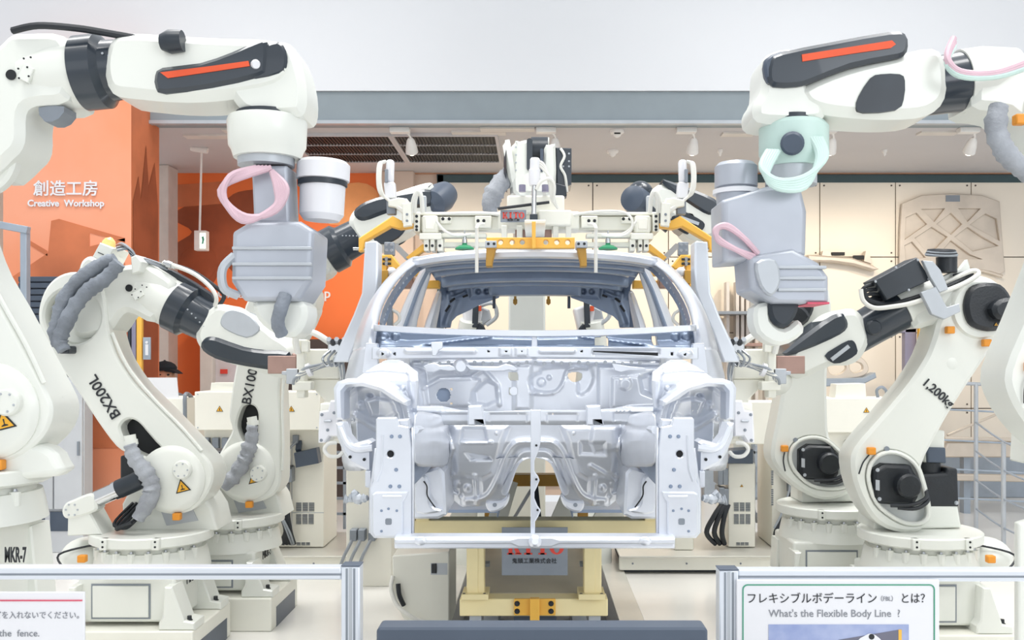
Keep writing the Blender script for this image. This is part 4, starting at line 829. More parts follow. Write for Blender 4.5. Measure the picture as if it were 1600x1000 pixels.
# --- foreground left robot, swinging its tool over the line
d = 3.7; tc = W(-90, 735, d)
t = thing('industrial_robot', 'large foreground white robot at left edge reaching across the top with striped arm', 'robot', (tc.x, d, 0), 'articulated robots')
arm_L(t, (X(-8, d), Z(645, d)), d+.12, -15.5, None, turret=False); g = fore_L(t, (X(-54, d), Z(237, d)), d+.12, 33, body=False)
base_unit(t, tc.x, d+.12, tc.z, 0, False, None, wp=.30); d += .1
fo = obj('forearm', B().pprism(smooth([(170, 58), (200, 48), (270, 52), (350, 56), (410, 58), (450, 70), (458, 110), (430, 138), (360, 152), (290, 157), (215, 152), (170, 142), (158, 100)], 3), d, d-.12, d+.12, b=.035), 'white', t, bevel=.02, seg=3)
dc = obj('dark_cover', B().pprism(smooth([(240, 116), (252, 104), (310, 97), (360, 80), (400, 63), (416, 64), (416, 104), (404, 119), (330, 136), (256, 145), (241, 136)], 2), d, d-.135, d+.135, b=.015), 'navy', fo)
obj('red_stripe', B().pprism([(250, 113), (330, 103), (388, 95), (390, 103), (330, 112), (262, 122)], d, d-.139, d-.134), 'redor', dc)
obj('stripe_end_cap', B().lathe(W(400, 101, d-.13), W(400, 101, d-.145), [(0, .02), (1, .014)], 16), 'signw', dc)
text('unit_number', 'MKR-7', W(24, 868, d-.255), .078, 'blackp', t, sx=.36, bold=.002)
obj('wrist_knuckle', B().pprism(smooth([(352, 86), (400, 70), (440, 62), (462, 80), (476, 130), (474, 172), (452, 180), (392, 178), (366, 160), (352, 130)], 3), d, d-.11, d+.11, b=.03), 'white', t, bevel=.02, seg=3)
obj('knuckle_cover', B().pprism(smooth([(376, 92), (424, 66), (442, 70), (448, 96), (436, 116), (384, 124)], 3), d, d-.125, d-.1, b=.01), 'navy', t)
obj('wrist_seam', B().lathe(W(420, 178, d), W(420, 186, d), [(0, .125), (1, .125)], 40), 'black', t)
obj('wrist_barrel', B().lathe(W(418, 186, d), W(418, 248, d), [(0, .15), (.1, .155), (.7, .15), (.8, .14), (1, .13)], 40), 'white', t)
obj('wrist_plate', B().lathe(W(416, 248, d), W(416, 260, d), [(0, .11), (1, .11)], 32), 'lgray', t)
for q in range(5):
    obj('pink_hose', B().tube([W(400+6*q, 262, d-.1), W(360-3*q, 275+4*q, d-.16), W(350+2*q, 310+4*q, d-.18), W(385, 338+2*q, d-.16), W(430, 330-2*q, d-.14), W(448-4*q, 295, d-.12), W(425, 268, d-.1)], .012, 8), 'pink', t)
obj('gun_post', B().pprism([(392, 258), (448, 258), (452, 350), (396, 350)], d, d-.06, d+.1, b=.01), 'gungray', t, bevel=.006)
obj('gun_body', B().pprism([(362, 362), (390, 345), (468, 345), (490, 360), (486, 440), (466, 470), (380, 470), (360, 440)], d, d-.12, d+.14, b=.015), 'gungray', t, bevel=.008)
for a in (385, 410, 432): obj('gun_rib', B().pbox(362, a, 486, a+5, d-.125, d-.135, d-.11), 'lgray', t, bevel=.003)
sb = obj('servo_can', B().lathe(W(506, 252, d+.05), W(502, 345, d+.05), [(0, .09), (.06, .105), (.32, .105), (.34, .085), (.4, .085), (.42, .09), (.9, .088), (1, .07)], 32), 'signw', t)
obj('servo_band', B().lathe(W(504, 283, d+.05), W(504, 291, d+.05), [(0, .098), (1, .098)], 32), 'black', sb)
obj('gun_jaw', B().pprism(smooth([(398, 470), (470, 470), (478, 500), (460, 526), (430, 522), (402, 500)], 3), d, d-.08, d+.1, b=.02), 'white', t, bevel=.01)
obj('gun_hose', B().tube([W(446, 460, d-.12), W(438, 485, d-.14), W(434, 505, d-.13), W(440, 522, d-.1)], .026, 10, wob=.08), 'sleeve2', t, angle=70)
obj('shunt_cable', B().tube([W(366, 400, d-.1), W(348, 420, d-.13), W(350, 450, d-.13), W(372, 462, d-.1)], .018, 8), 'lgray', t)
obj('turret', B().pprism(smooth([(-70, 690), (20, 690), (74, 700), (92, 722), (86, 745), (-70, 750)], 2), d, d-.1, d-.0, b=.02), 'white', t, bevel=.01)
obj('hip_lug', B().pprism(smooth([(60, 168), (100, 166), (92, 185), (70, 190)], 2), d, d-.05, d+.05), 'gray', t)
obj('arm_hose', B().tube([W(20, 48, d-.1), W(60, 40, d-.12), W(120, 44, d-.12), W(170, 52, d-.1), W(215, 60, d-.08)], .014, 8), 'bhose', t)
obj('arm_valve', B().lathe(W(252, 66, d-.14), W(286, 64, d-.14), [(0, .03), (.4, .045), (1, .04)], 18), 'black', t)

# ---------------- right-hand robots show the motor side
RA = [(1480, 470), (1466, 500), (1460, 522), (1452, 545), (1444, 562), (1420, 599), (1375, 653), (1336, 699), (1330, 728), (1338, 764), (1356, 800), (1378, 822), (1408, 832), (1436, 830), (1452, 812), (1454, 790), (1447, 762), (1440, 728), (1465, 677), (1492, 630), (1537, 562), (1560, 528), (1572, 490), (1560, 455), (1530, 440), (1500, 446)]
RW = [(1356, 752), (1358, 728), (1370, 712), (1390, 706), (1412, 712), (1430, 728), (1440, 755), (1447, 785), (1448, 806), (1438, 816), (1416, 817), (1392, 806), (1368, 785)]
RF = [(1332, 482), (1346, 489), (1357, 508), (1361, 531), (1347, 560), (1326, 571), (1300, 572), (1250, 592), (1226, 562), (1286, 502), (1311, 486)]
RD = [(1284, 503), (1311, 489), (1321, 494), (1326, 506), (1321, 518), (1299, 531), (1248, 552), (1222, 552)]
RD2 = [(1288, 556), (1303, 544), (1325, 532), (1334, 534), (1338, 543), (1338, 553), (1321, 564), (1303, 568)]
def rxL(t): return (1535-.866*287*t-.5*66, 490+.5*287*t-.866*66)
def mirror_rx(pts):
    o = rxL(0); ex, ey = -.866, .5; out = []
    for x, y in pts:
        dx, dy = x-o[0], y-o[1]; al = dx*ex+dy*ey; pe = dx*ey-dy*ex
        out.append((o[0]+al*ex-pe*ey, o[1]+al*ey+pe*ex))
    return out
def arm_R(t, j2, y, rot, txt, k=1.0, unit=True):
    f = Fr((1398, 762), j2, rot, 287, k); fb = Fr((1398, 762), j2, 0, 287, k)
    rw = f.poly(smooth(RW, 3))
    lo = obj('lower_arm', B().prism(f.poly(smooth(RA, 3)), y-.13, y+.02, [rw], b=.02), 'white', t, bevel=.008)
    obj('arm_back', B().prism(f.poly(smooth(RA, 2)), y-.01, y+.10), 'white', lo, bevel=.02)
    obj('window_lining', B().prism(rw, y-.085, y-.012), 'pane', lo)
    obj('window_lip', B().tube([Vector((a, y-.135, b)) for a, b in rw]+[Vector((rw[0][0], y-.135, rw[0][1]))], .012, 8, res=1), 'white', lo)
    mo = obj('shoulder_motor', B().prism(fb.poly([(1362, 734), (1378, 724), (1420, 726), (1426, 738), (1432, 745), (1432, 776), (1424, 790), (1370, 786), (1362, 776)]), y-.16, y-.02, b=.02), 'motor', t, bevel=.006)
    obj('motor_cap', B().lathe(fb.v((1410, 756), y-.16), fb.v((1410, 756), y-.23), [(0, .066*k), (.8, .066*k), (1, .055*k)], 28), 'motor', mo)
    obj('rating_plate', B().prism(fb.poly([(1364, 748), (1370, 749), (1370, 765), (1364, 764)]), y-.163, y-.159), 'lgray', mo)
    for p in ((1367, 733), (1370, 778), (1426, 786)): bolt(mo, fb.v(p, y-.16), .011, 'lgray')
    obj('motor_cable', B().tube([fb.v((1395, 790), y-.19), fb.v((1420, 790), y-.22), fb.v((1440, 780), y-.2), fb.v((1450, 771), y-.1)], .011, 8), 'bhose', t)
    obj('motor_cable', B().tube([fb.v((1385, 787), y-.18), fb.v((1415, 784), y-.22), fb.v((1438, 774), y-.2), fb.v((1448, 764), y-.1)], .011, 8), 'bhose', t)
    stop_block(t, f((1359, 704)), y-.12); 
    obj('stop_lead', B().tube([f.v((1356, 710), y-.14), f.v((1346, 722), y-.145), f.v((1340, 740), y-.14)], .004, 6), 'bhose', t)
    obj('eye_bolt', B().cyl(f.v((1384, 701), y-.125), f.v((1384, 701), y-.14), .014, n=12), 'gray', lo)
    obj('arm_dome', B().ball(f.v((1487, 568), y-.115), .06*k, (1, .3, 1), 20, 12), 'white', lo)
    if txt:
        c = f((1464, 614)); text('payload_lettering', txt, (c[0], y-.134, c[1]), .066*k, 'blackp', lo, rot=math.radians(-41+rot), bold=.0012)
    tb = obj('turret', B().prism(fb.poly([(1378, 800), (1440, 822), (1452, 795), (1510, 795), (1516, 830), (1376, 834)]), y-.02, y+.26, b=.01), 'white', t, bevel=.012)
    if unit:
        m2 = obj('axis_motor', B().prism(fb.poly([(1440, 748), (1450, 744), (1490, 742), (1492, 734), (1510, 736), (1512, 797), (1452, 797), (1442, 770)]), y-.02, y+.18, b=.012), 'motor', t, bevel=.01)
        obj('motor_neck', B().cyl(fb.v((1474, 748), y+.06), fb.v((1474, 728), y+.06), .058, n=24), 'motor', m2)
        for p in ((1460, 790), (1507, 790)): bolt(m2, fb.v(p, y-.02), .012, 'lgray')
        obj('gear_block', B().prism(fb.poly([(1463, 676), (1494, 676), (1493, 730), (1462, 728)]), y+.02, y+.2, b=.01), 'white', t, bevel=.008)
        obj('gear_cover', B().prism(fb.poly([(1463, 702), (1493, 703), (1494, 728), (1464, 727)]), y-.0, y+.03, b=.008), 'dark', t, bevel=.006)
        obj('rear_housing', B().prism(fb.poly([(1440, 610), (1498, 590), (1499, 676), (1452, 676)]), y+.12, y+.3, b=.015), 'white', t, bevel=.01)
    return f
def fore_R(t, j3, y, rot, k=1.0, flip=False, stripe=False, body=True, wm='white'):
    g = Fr((1535, 490), j3, rot, 287, k); A = lambda q: g.v(rxL(q), y); MX = mirror_rx if flip else (lambda p: p)
    obj('elbow_hub', B().lathe(g.v((1530, 484), y+.04), g.v((1530, 484), y-.15), [(0, .19*k), (.6, .19*k), (.8, .17*k), (1, .15*k)], 40), 'white', t)
    em = obj('elbow_motor', B().prism(g.poly(smooth([(1501, 470), (1510, 450), (1530, 443), (1556, 446), (1572, 466), (1574, 490), (1562, 512), (1538, 518), (1512, 510), (1502, 492)], 3)), y-.19, y-.12, b=.02), 'motor', t)
    obj('motor_cap', B().prism(g.poly(smooth([(1533, 484), (1545, 470), (1568, 468), (1574, 486), (1566, 500), (1542, 500)], 2)), y-.26, y-.18, b=.02), 'motor', em)
    warn_sign(em, g((1546, 508)), .012, y-.195)
    stop_block(t, g((1479, 516)), y-.14); stop_block(t, g((1536, 536)), y-.14)
    el = obj('elbow_casting', B().prism(g.poly(smooth([(1424, 470), (1445, 462), (1490, 446), (1530, 440), (1540, 500), (1510, 520), (1470, 506), (1432, 512)], 3)), y-.11, y+.13, b=.03), 'white', t, bevel=.02)
    obj('elbow_neck', B().lathe(A(.12), A(.34), [(0, .1*k), (.6, .125*k), (1, .125*k)], 40), 'white', el)
    nv = obj('forearm_collar', B().lathe(A(.32), A(.66), [(0, .118*k), (.6, .11*k), (1, .108*k)], 48), 'navy', t)
    ring = obj('collar_port', B().lathe(A(.55)+Vector((0, -.1*k, 0)), A(.55)+Vector((0, -.135*k, 0)), [(0, .042*k), (.6, .042*k), (1, .034*k)], 24), 'black', nv)
    if not body: return g
    fo = obj('forearm', B().prism(g.poly(smooth(MX(RF), 3)), y-.12*k, y+.12*k, b=.035*k), 'white', t, bevel=.02*k, seg=3)
    dc = obj('dark_cover', B().prism(g.poly(smooth(MX(RD), 2)), y-.135*k, y+.135*k, b=.02), 'navy', fo)
    obj('dark_window', B().prism(g.poly(smooth(MX(RD2), 2)), y-.127*k, y-.11*k), 'black', fo)
    obj('window_link', B().beam(g.v(MX([(1298, 562)])[0], y-.13*k), g.v(MX([(1325, 541)])[0], y-.13*k), .02*k, .015), 'lgray', fo)
    if stripe:
        sp = [(1302, 500), (1312, 497), (1314, 505), (1302, 512), (1262, 533), (1258, 528)]
        obj('red_stripe', B().prism(g.poly(MX(sp)), y-.139*k, y-.134*k), 'redor', dc)
    obj('wrist', B().ball(A(1.13), .085*k, (1, 1.15, 1), 24, 16), wm, t)
    return g
d = 5.23; tc = W(1450, 832, d)
t = thing('industrial_robot', 'white robot marked 1200kg right of car with black box on its arm', 'robot', (tc.x, d, 0), 'articulated robots')
arm_R(t, (X(1398, d), Z(762, d)), d+.12, 0, '1,200kg'); g = fore_R(t, (X(1535, d), Z(490, d)), d+.12, 0)
base_unit(t, tc.x, d+.12, tc.z, 0, False, None, hump=1); d += .1
bx = obj('drive_box', B().pprism([(1366, 438), (1433, 402), (1455, 437), (1386, 469)], d, d-.16, d+.02, b=.006), 'black', t)
for p in ((1400, 418), (1368, 440), (1451, 436), (1420, 453), (1434, 406)): bolt(bx, W(*p, d-.16), .007, 'lgray')
for q in range(3): obj('cable_loop', B().tube([W(1368+4*q, 444+8*q, d-.1), W(1352+2*q, 448+6*q, d-.12), W(1346+3*q, 458+4*q, d-.12), W(1356, 468+2*q, d-.11), W(1372+4*q, 462+4*q, d-.08)], .01, 8), 'bhose', t)
obj('white_hose', B().tube([W(1345, 452, d-.14), W(1349, 470, d-.15), W(1366, 481, d-.16), W(1395, 479, d-.16), W(1430, 472, d-.16), W(1482, 453, d-.16), W(1512, 440, d-.15), W(1529, 428, d-.14), W(1520, 423, d-.12), W(1494, 434, d-.1), W(1478, 442, d-.08)], .013, 8), 'hose', t)
obj('black_hose', B().tube([W(1349, 450, d-.12), W(1354, 466, d-.13), W(1372, 474, d-.13), W(1400, 474, d-.12), W(1470, 452, d-.12), W(1505, 436, d-.1), W(1518, 426, d-.1), W(1490, 432, d-.08)], .014, 8), 'bhose', t)
for pts in ([(1442, 407), (1458, 408), (1470, 422), (1478, 440), (1482, 452), (1468, 457), (1454, 434)], [(1439, 457), (1463, 448), (1480, 480), (1499, 474), (1501, 487), (1476, 499), (1456, 491)]):
    obj('strap_bracket', B().pprism(pts, d, d-.2, d-.17, b=.004), 'lgray', t)
obj('bracket_plate', B().pprism([(1412, 458), (1440, 446), (1500, 420), (1512, 405), (1518, 425), (1505, 440), (1440, 470), (1420, 470)], d, d-.06, d-.02, b=.004), 'white', t)
obj('motor_drum', B().cyl(W(1479, 426, d-.06), W(1479, 402, d-.06), .055, n=28), 'motor', t)
cb = B()
for q in range(4):
    pts = [W(1471, 398-2*q, d-.06)+Vector((math.cos(a)*(.078-.004*q), math.sin(a)*.07, .012*math.sin(a))) for a in [2*math.pi*k_/18 for k_ in range(19)]]
    obj('cable_coil', B().tube(pts, .009, 6, res=1), 'bhose' if q % 2 else 'ghose', t)
# second right robot, behind
d = 6.0; tc = W(1305, 790, d)
t = thing('industrial_robot', 'white robot with an upright arm and round motor window, behind the right robot', 'robot', (tc.x, d, 0), 'articulated robots')
arm_R(t, (X(1279, d), Z(727, d)), d+.12, 30, None, unit=False); fore_R(t, (X(1226, d), Z(482, d)), d+.12, -58, flip=False, wm='navy')
base_unit(t, tc.x, d+.12, tc.z, 0, False, None, hump=1); d += .1
obj('wrist_ball', B().lathe(W(1010, 322, d+.1), W(985, 308, d-.1), [(0, .03), (.15, .085), (.6, .095), (.9, .08), (1, .03)], 28), 'dark', t)
obj('tip_shaft', B().cyl(W(1050, 350, d), W(1006, 318, d), .07, .06, 24), 'navy', t)
obj('tip_cover', B().pprism(smooth([(1060, 330), (1085, 330), (1092, 352), (1080, 366), (1060, 358), (1050, 340)], 3), d, d-.1, d+.1, b=.02), 'navy', t)
# foreground right robot
d = 3.7; tc = W(1790, 742, d)
t = thing('industrial_robot', 'large foreground white robot at right edge with red-striped black arm cover overhead', 'robot', (tc.x, d, 0), 'articulated robots')
arm_R(t, (X(1684, d), Z(634, d)), d+.12, 18, None); fore_R(t, (X(1672, d), Z(186, d)), d+.12, -21.5, body=False)
base_unit(t, tc.x, d+.12, tc.z, 0, False, None, hump=1); d += .1
fo = obj('forearm', B().pprism(smooth([(1256, 132), (1320, 104), (1400, 84), (1462, 72), (1482, 96), (1482, 150), (1452, 178), (1392, 184), (1320, 180), (1276, 172), (1254, 156)], 3), d, d-.12, d+.12, b=.035), 'white', t, bevel=.02, seg=3)
dc = obj('dark_cover', B().pprism(smooth([(1200, 120), (1204, 92), (1222, 80), (1300, 64), (1390, 48), (1416, 51), (1421, 70), (1414, 86), (1390, 92), (1330, 104), (1268, 128), (1246, 134), (1210, 134)], 2), d, d-.135, d+.135, b=.015), 'navy', fo)
obj('red_stripe', B().pprism([(1253, 85), (1330, 73), (1394, 63), (1400, 69), (1392, 75), (1330, 84), (1254, 96)], d, d-.139, d-.134), 'redor', dc)
obj('dark_window', B().pprism(smooth([(1342, 150), (1360, 122), (1376, 116), (1406, 116), (1414, 126), (1412, 156), (1400, 172), (1350, 176), (1338, 168)], 2), d, d-.127, d-.11), 'black', fo)
obj('base_flank', B().pprism([(1592, 818), (1612, 812), (1660, 812), (1660, 1030), (1592, 1030)], d, d-.12, d-.08, b=.008), 'white', t, bevel=.01)
obj('knuckle', B().pprism(smooth([(1200, 84), (1236, 74), (1262, 96), (1268, 140), (1290, 160), (1286, 186), (1240, 192), (1186, 188), (1178, 164), (1190, 140), (1192, 105)], 3), d, d-.11, d+.11, b=.03), 'white', t, bevel=.02, seg=3)
obj('knuckle_cover', B().pprism(smooth([(1196, 92), (1230, 78), (1246, 92), (1248, 122), (1222, 130), (1200, 128)], 3), d, d-.125, d-.09, b=.01), 'dark', t)
obj('wrist_seam', B().lathe(W(1234, 186, d), W(1234, 193, d), [(0, .115), (1, .115)], 40), 'black', t)
bl = obj('wrist_barrel', B().lathe(W(1240, 193, d), W(1240, 262, d), [(0, .12), (.1, .135), (.7, .135), (1, .11)], 40), M.setdefault('mint', mat('pale_mint_cover', 'c5ddd6', .4, var=.03)), t)
obj('barrel_port', B().lathe(W(1238, 224, d-.13), W(1238, 224, d-.15), [(0, .045), (.5, .045), (1, .035)], 24), 'dark', bl)
for q in range(5): obj('mint_hose', B().tube([W(1200+4*q, 236, d-.12), W(1190+2*q, 262+3*q, d-.16), W(1216, 282+3*q, d-.18), W(1258, 276+4*q, d-.17), W(1290-3*q, 246, d-.14), W(1282-4*q, 215, d-.12)], .012, 8), 'teal', t)
obj('wrist_plate', B().lathe(W(1236, 262, d), W(1236, 290, d), [(0, .1), (1, .1)], 32), 'lgray', t)
obj('side_servo', B().lathe(W(1150, 255, d+.04), W(1150, 330, d+.04), [(0, .07), (.08, .085), (.5, .085), (.52, .07), (.6, .07), (.62, .08), (1, .075)], 28), 'gungray', t)
obj('servo_band', B().lathe(W(1150, 297, d+.04), W(1150, 304, d+.04), [(0, .092), (1, .092)], 28), 'signw', t)
obj('gun_body', B().pprism([(1128, 312), (1200, 290), (1252, 290), (1262, 330), (1260, 400), (1130, 410)], d, d-.1, d+.14, b=.015), 'gungray', t, bevel=.008)
lo = obj('gun_lower_body', B().pprism([(1168, 400), (1240, 388), (1280, 410), (1296, 432), (1296, 474), (1210, 474), (1172, 452)], d, d-.12, d+.14, b=.015), 'gungray', t, bevel=.008)
for a in (415, 432, 450): obj('gun_rib', B().pbox(1216, a, 1292, a+5, d-.125, d-.135, d-.11), 'lgray', lo, bevel=.003)
obj('gun_plate', B().pprism(smooth([(1182, 410), (1212, 406), (1220, 440), (1206, 462), (1188, 446)], 3), d, d-.15, d-.11, b=.008), 'lgray', t)
obj('gun_edge_stripe', B().pbox(1262, 472, 1296, 475, d-.12, d-.125, d+.1), 'redline', t)
obj('gun_electrode', B().pprism(smooth([(1204, 470), (1246, 470), (1244, 494), (1226, 512), (1206, 500)], 3), d, d-.07, d+.07, b=.015), 'black', t)
obj('gun_jaw', B().pprism(smooth([(1180, 480), (1204, 474), (1206, 500), (1226, 514), (1248, 500), (1256, 520), (1220, 540), (1184, 520)], 3), d, d-.05, d+.08, b=.015), 'white', t)
for q in range(2): obj('pink_hose', B().tube([W(1178, 400+6*q, d-.1), W(1150, 390, d-.14), W(1122, 372+4*q, d-.14), W(1118+3*q, 358, d-.14), W(1136, 352+3*q, d-.14), W(1162, 372, d-.13), W(1184, 396, d-.1)], .011, 8), 'pink', t)
obj('elbow_sleeve', B().tube([W(1560, 168, d-.2), W(1556, 200, d-.22), W(1568, 232, d-.22), W(1590, 258, d-.2), W(1620, 275, d-.18)], .04, 12, wob=.12, res=6), 'sleeve', t, angle=70)
for q in range(3): obj('elbow_hose', B().tube([W(1490, 60+6*q, d-.15), W(1480, 90+4*q, d-.2), W(1500, 112+3*q, d-.22), W(1550, 114+3*q, d-.22), W(1600, 98+4*q, d-.2), W(1640, 80, d-.15)], .013, 8), 'pink' if q < 2 else 'teal', t)
# ---------------------------------------------------------------- roof gripper over the car
d = 5.1
rj = thing('roof_gripper', 'cream overhead gripper frame with yellow arms and hoses above the car roof', 'gripper', (0, d, 2.2))
def cbox(nm, a, b, c, e, y0, y1, m, bev=.005, par=None): return obj(nm, B().pbox(a, b, c, e, d, y0, y1), m, par or rj, bevel=bev)
cbox('main_beam', 655, 338, 1020, 360, d, d+.1, 'white2')
cbox('beam_rail', 645, 331, 1030, 336, d-.02, d+.06, 'white2')
for sg in (1, -1):
    def mp(p): return p if sg == 1 else (2*CC-p[0], p[1])
    def mq(pts): return [mp(p) for p in pts]
    def mb(nm, a, b, c, e, y0, y1, m, bev=.005, par=None):
        a, c = sorted((mp((a, 0))[0], mp((c, 0))[0])); return cbox(nm, a, b, c, e, y0, y1, m, bev, par)
    V = lambda px, py, dd: W(*mp((px, py)), dd)
    e = mb('end_flange', 646, 332, 656, 362, d-.04, d+.14, 'white2')
    for py in (338, 346, 354, 359): bolt(e, V(651, py, d-.04), .008, 'motor')
    mb('box_section', 659, 336, 684, 364, d-.05, d+.12, 'white2', .012)
    mb('box_recess', 664, 341, 679, 358, d-.056, d-.048, 'cab', .006)
    mb('foot_plate', 655, 364, 690, 374, d-.06, d+.12, 'white2')
    pl = mb('joint_plate', 688, 339, 705, 349, d-.03, d, 'white2')
    for px in (692, 702): bolt(pl, V(px, 342, d-.03), .009, 'motor')
    pl = mb('joint_plate', 742, 337, 768, 356, d-.03, d, 'white2')
    for px in (747, 756): bolt(pl, V(px, 345, d-.03), .009, 'motor')
    mb('lower_rail', 690, 364, 760, 371, d-.02, d+.05, 'white2')
    mb('lower_rail', 668, 378, 760, 386, d-.01, d+.05, 'white2')
    for px, w in ((662, 8), (672, 7), (683, 9)):
        o = mb('clamp_block', px, 374, px+w, 392, d-.05, d+.05, 'white2', .004)
        bolt(o, V(px+w/2, 384, d-.05), .008, 'motor')
    # long feeler rod
    obj('feeler_rod', B().tube([V(756, 350, d-.12), V(748, 351, d-.3), V(745, 356, 4.55), V(745, 364, 4.53), V(745, 426, 4.53)], .0085, 10, res=4), 'hose', rj)
    # suction cup
    s_ = obj('suction_cup', B().lathe(V(726, 379, d-.08), V(726, 390, d-.08), [(0, .012), (.35, .014), (.45, .03), (.8, .05), (1, .05)], 24), 'green', rj)
    obj('cup_stem', B().lathe(V(726, 360, d-.08), V(726, 380, d-.08), [(0, .004), (.4, .004), (.4, .01), (.7, .01), (.7, .014), (1, .014)], 12), 'steel', s_)
    # end knuckle, air cylinder, hose loop
    obj('swivel_block', B().pprism(mq([(606, 312), (622, 308), (636, 310), (640, 322), (640, 350), (628, 348), (628, 326), (606, 322)]), d, d-.05, d+.06, b=.006), 'white2', rj, bevel=.004)
    k_ = obj('knuckle_plate', B().pprism(mq([(628, 318), (642, 316), (643, 352), (630, 354)]), d, d-.1, d-.06, b=.004), 'white2', rj)
    for py in (335, 345): bolt(k_, V(636, py, d-.1), .007, 'gray')
    c0 = obj('air_cylinder', B().beam(V(610, 250, d), V(609, 286, d), .042, .05), 'signw', rj, bevel=.014)
    obj('cylinder_body', B().beam(V(609, 286, d), V(611, 311, d), .056, .06), 'signw', c0, bevel=.006)
    obj('cylinder_clevis', B().beam(V(612, 309, d), V(612, 336, d), .05, .04), 'gray', c0, bevel=.006)
    obj('valve_port', B().beam(V(604, 265, d-.03), V(604, 285, d-.03), .016, .02), 'gray', c0)
    for q in range(3): obj('air_hose', B().tube([V(603-q, 252+q, d-.02), V(596-2*q, 256, d-.03), V(594-2*q, 280, d-.04), V(597-2*q, 300, d-.04), V(604, 310, d-.03), V(630, 328+2*q, d-.05)], .008, 8), 'hose', rj)
    for q in range(2): obj('loop_hose', B().tube([V(644+q*4, 332, d-.05), V(646+q*3, 312, d-.08), V(652+q*2, 300, d-.09), V(658, 306, d-.09), V(661-q, 332, d-.06)], .011, 8), 'hose', rj)
    obj('small_cylinder', B().beam(V(662, 306, d), V(662, 332, d), .03, .03), 'lgray', rj, bevel=.008)
    obj('rail_hose', B().tube([V(690, 334, d-.06), V(720, 333, d-.06), V(760, 333, d-.07), V(780, 336, d-.06)], .008, 8), 'hose', rj)
    obj('sag_hose', B().tube([V(682, 346, d-.09), V(694, 360, d-.1), V(712, 368, d-.1), V(736, 366, d-.1)], .007, 8), 'hose', rj)
    # yellow outrigger arm
    obj('yellow_arm', B().pprism(mq([(613, 337), (626, 344), (646, 349), (646, 355), (624, 358), (610, 354), (570, 377), (567, 392), (560, 393), (560, 372)]), d, d-.04, d+.02, b=.006), 'yellow', rj)
    obj('arm_pin', B().cyl(V(552, 389, d-.02), V(574, 389, d-.02), .008, n=10), 'steel', rj)
    obj('yellow_brace', B().pprism(mq([(634, 402), (660, 381), (668, 386), (668, 392), (660, 393), (640, 408)]), d, d-.03, d+.03, b=.005), 'yellow', rj)
    obj('grey_brace', B().pprism(mq([(612, 384), (620, 380), (640, 400), (634, 406)]), d+.1, d+.06, d+.12), 'lgray', rj)
    # finger hanging from the yellow crossbar
    f_ = obj('ochre_finger', B().pprism(mq([(760, 386), (775, 386), (769, 410), (769, 416), (759, 416), (759, 410)]), d-.1, 4.52, 4.6, b=.004), 'ochre', rj)
    o = mb('finger_plate', 758, 376, 776, 387, 4.5, 4.6, 'lgray', .003)
    for px in (763, 772): bolt(o, V(px, 381, 4.5), .007, 'motor')
holes = [circ(px, 378.5, 4, n=14) for px in (782, 800, 816, 853, 870, 887)]
obj('yellow_crossbar', B().pprism([(760, 371), (898, 371), (898, 388), (760, 388)], d-.1, 4.51, 4.55, holes, b=.003), 'yellow', rj)
obj('yellow_upright', B().pprism([(831, 346), (837, 346), (837, 388), (831, 388)], d-.12, 4.47, 4.52, b=.003), 'yellow', rj)
obj('crossbar_bracket', B().box(-.05, .05, 4.54, d-.05, Z(352, 4.6), Z(346, 4.6)), 'white2', rj, bevel=.004)
cbox('centre_box', 792, 305, 882, 334, d-.1, d+.15, 'white2', .01)
cbox('centre_plate', 778, 330, 905, 358, d-.06, d+.12, 'white2', .008)
cbox('side_box', 842, 328, 893, 352, d-.13, d-.05, 'white2', .008)
cbox('tan_panel', 805, 356, 862, 371, d-.03, d+.02, 'brown', .004)
for px in (788, 812, 868, 888): obj('cable_fitting', B().beam(W(px, 352, d-.08), W(px, 374, d-.06), .03, .03), 'white2', rj, bevel=.004)
np_ = cbox('name_plate', 782, 328, 822, 347, d-.17, d-.16, 'gray', .002)
serif_letters('plate_lettering', 802, 336.5, 34, 10, d-.171, 'red', np_)
text('plate_small_lettering', '鬼頭工業', W(802, 344, d-.174), S(4, d), 'blackp', np_, sx=1.2)
cy_ = obj('centre_cylinder', B().lathe(W(836, 247, d-.2), W(835, 290, d-.2), [(0, .02), (.06, .026), (.4, .026), (.42, .03), (.8, .03), (1, .026)], 20), 'signw', rj)
obj('piston_rod', B().cyl(W(835, 290, d-.2), W(834, 336, d-.2), .013, n=16), 'chrome', cy_)
obj('rod_clevis', B().beam(W(834, 335, d-.2), W(834, 352, d-.2), .04, .05), 'black', cy_, bevel=.005)
for px in (826, 843): bolt(cy_, W(px, 355, d-.17), .009, 'motor')
for q in range(3): obj('centre_hose', B().tube([W(842, 252+3*q, d-.2), W(850, 258+4*q, d-.21), W(858+3*q, 285, d-.2), W(862+2*q, 310, d-.18), W(872, 326, d-.16)], .007, 8), 'hose', rj)
obj('centre_hose', B().tube([W(838, 296, d-.22), W(845, 284, d-.23), W(858, 279, d-.22), W(866, 290, d-.2), W(864, 316, d-.18)], .009, 8), 'hose', rj)
obj('black_rod', B().cyl(W(778, 326, d-.18), W(858, 316, d-.14), .008, n=10), 'bhose', rj)
for px in (816, 852): obj('grey_knob', B().cyl(W(px, 300, d-.1), W(px, 289, d-.1), .018, n=16), 'lilac', rj)
obj('right_long_hose', B().tube([W(905, 334, d-.1), W(940, 330, d-.1), W(975, 332, d-.11), W(988, 345, d-.12), W(984, 362, d-.12), W(968, 369, d-.11), W(940, 368, d-.1)], .007, 8), 'hose', rj)
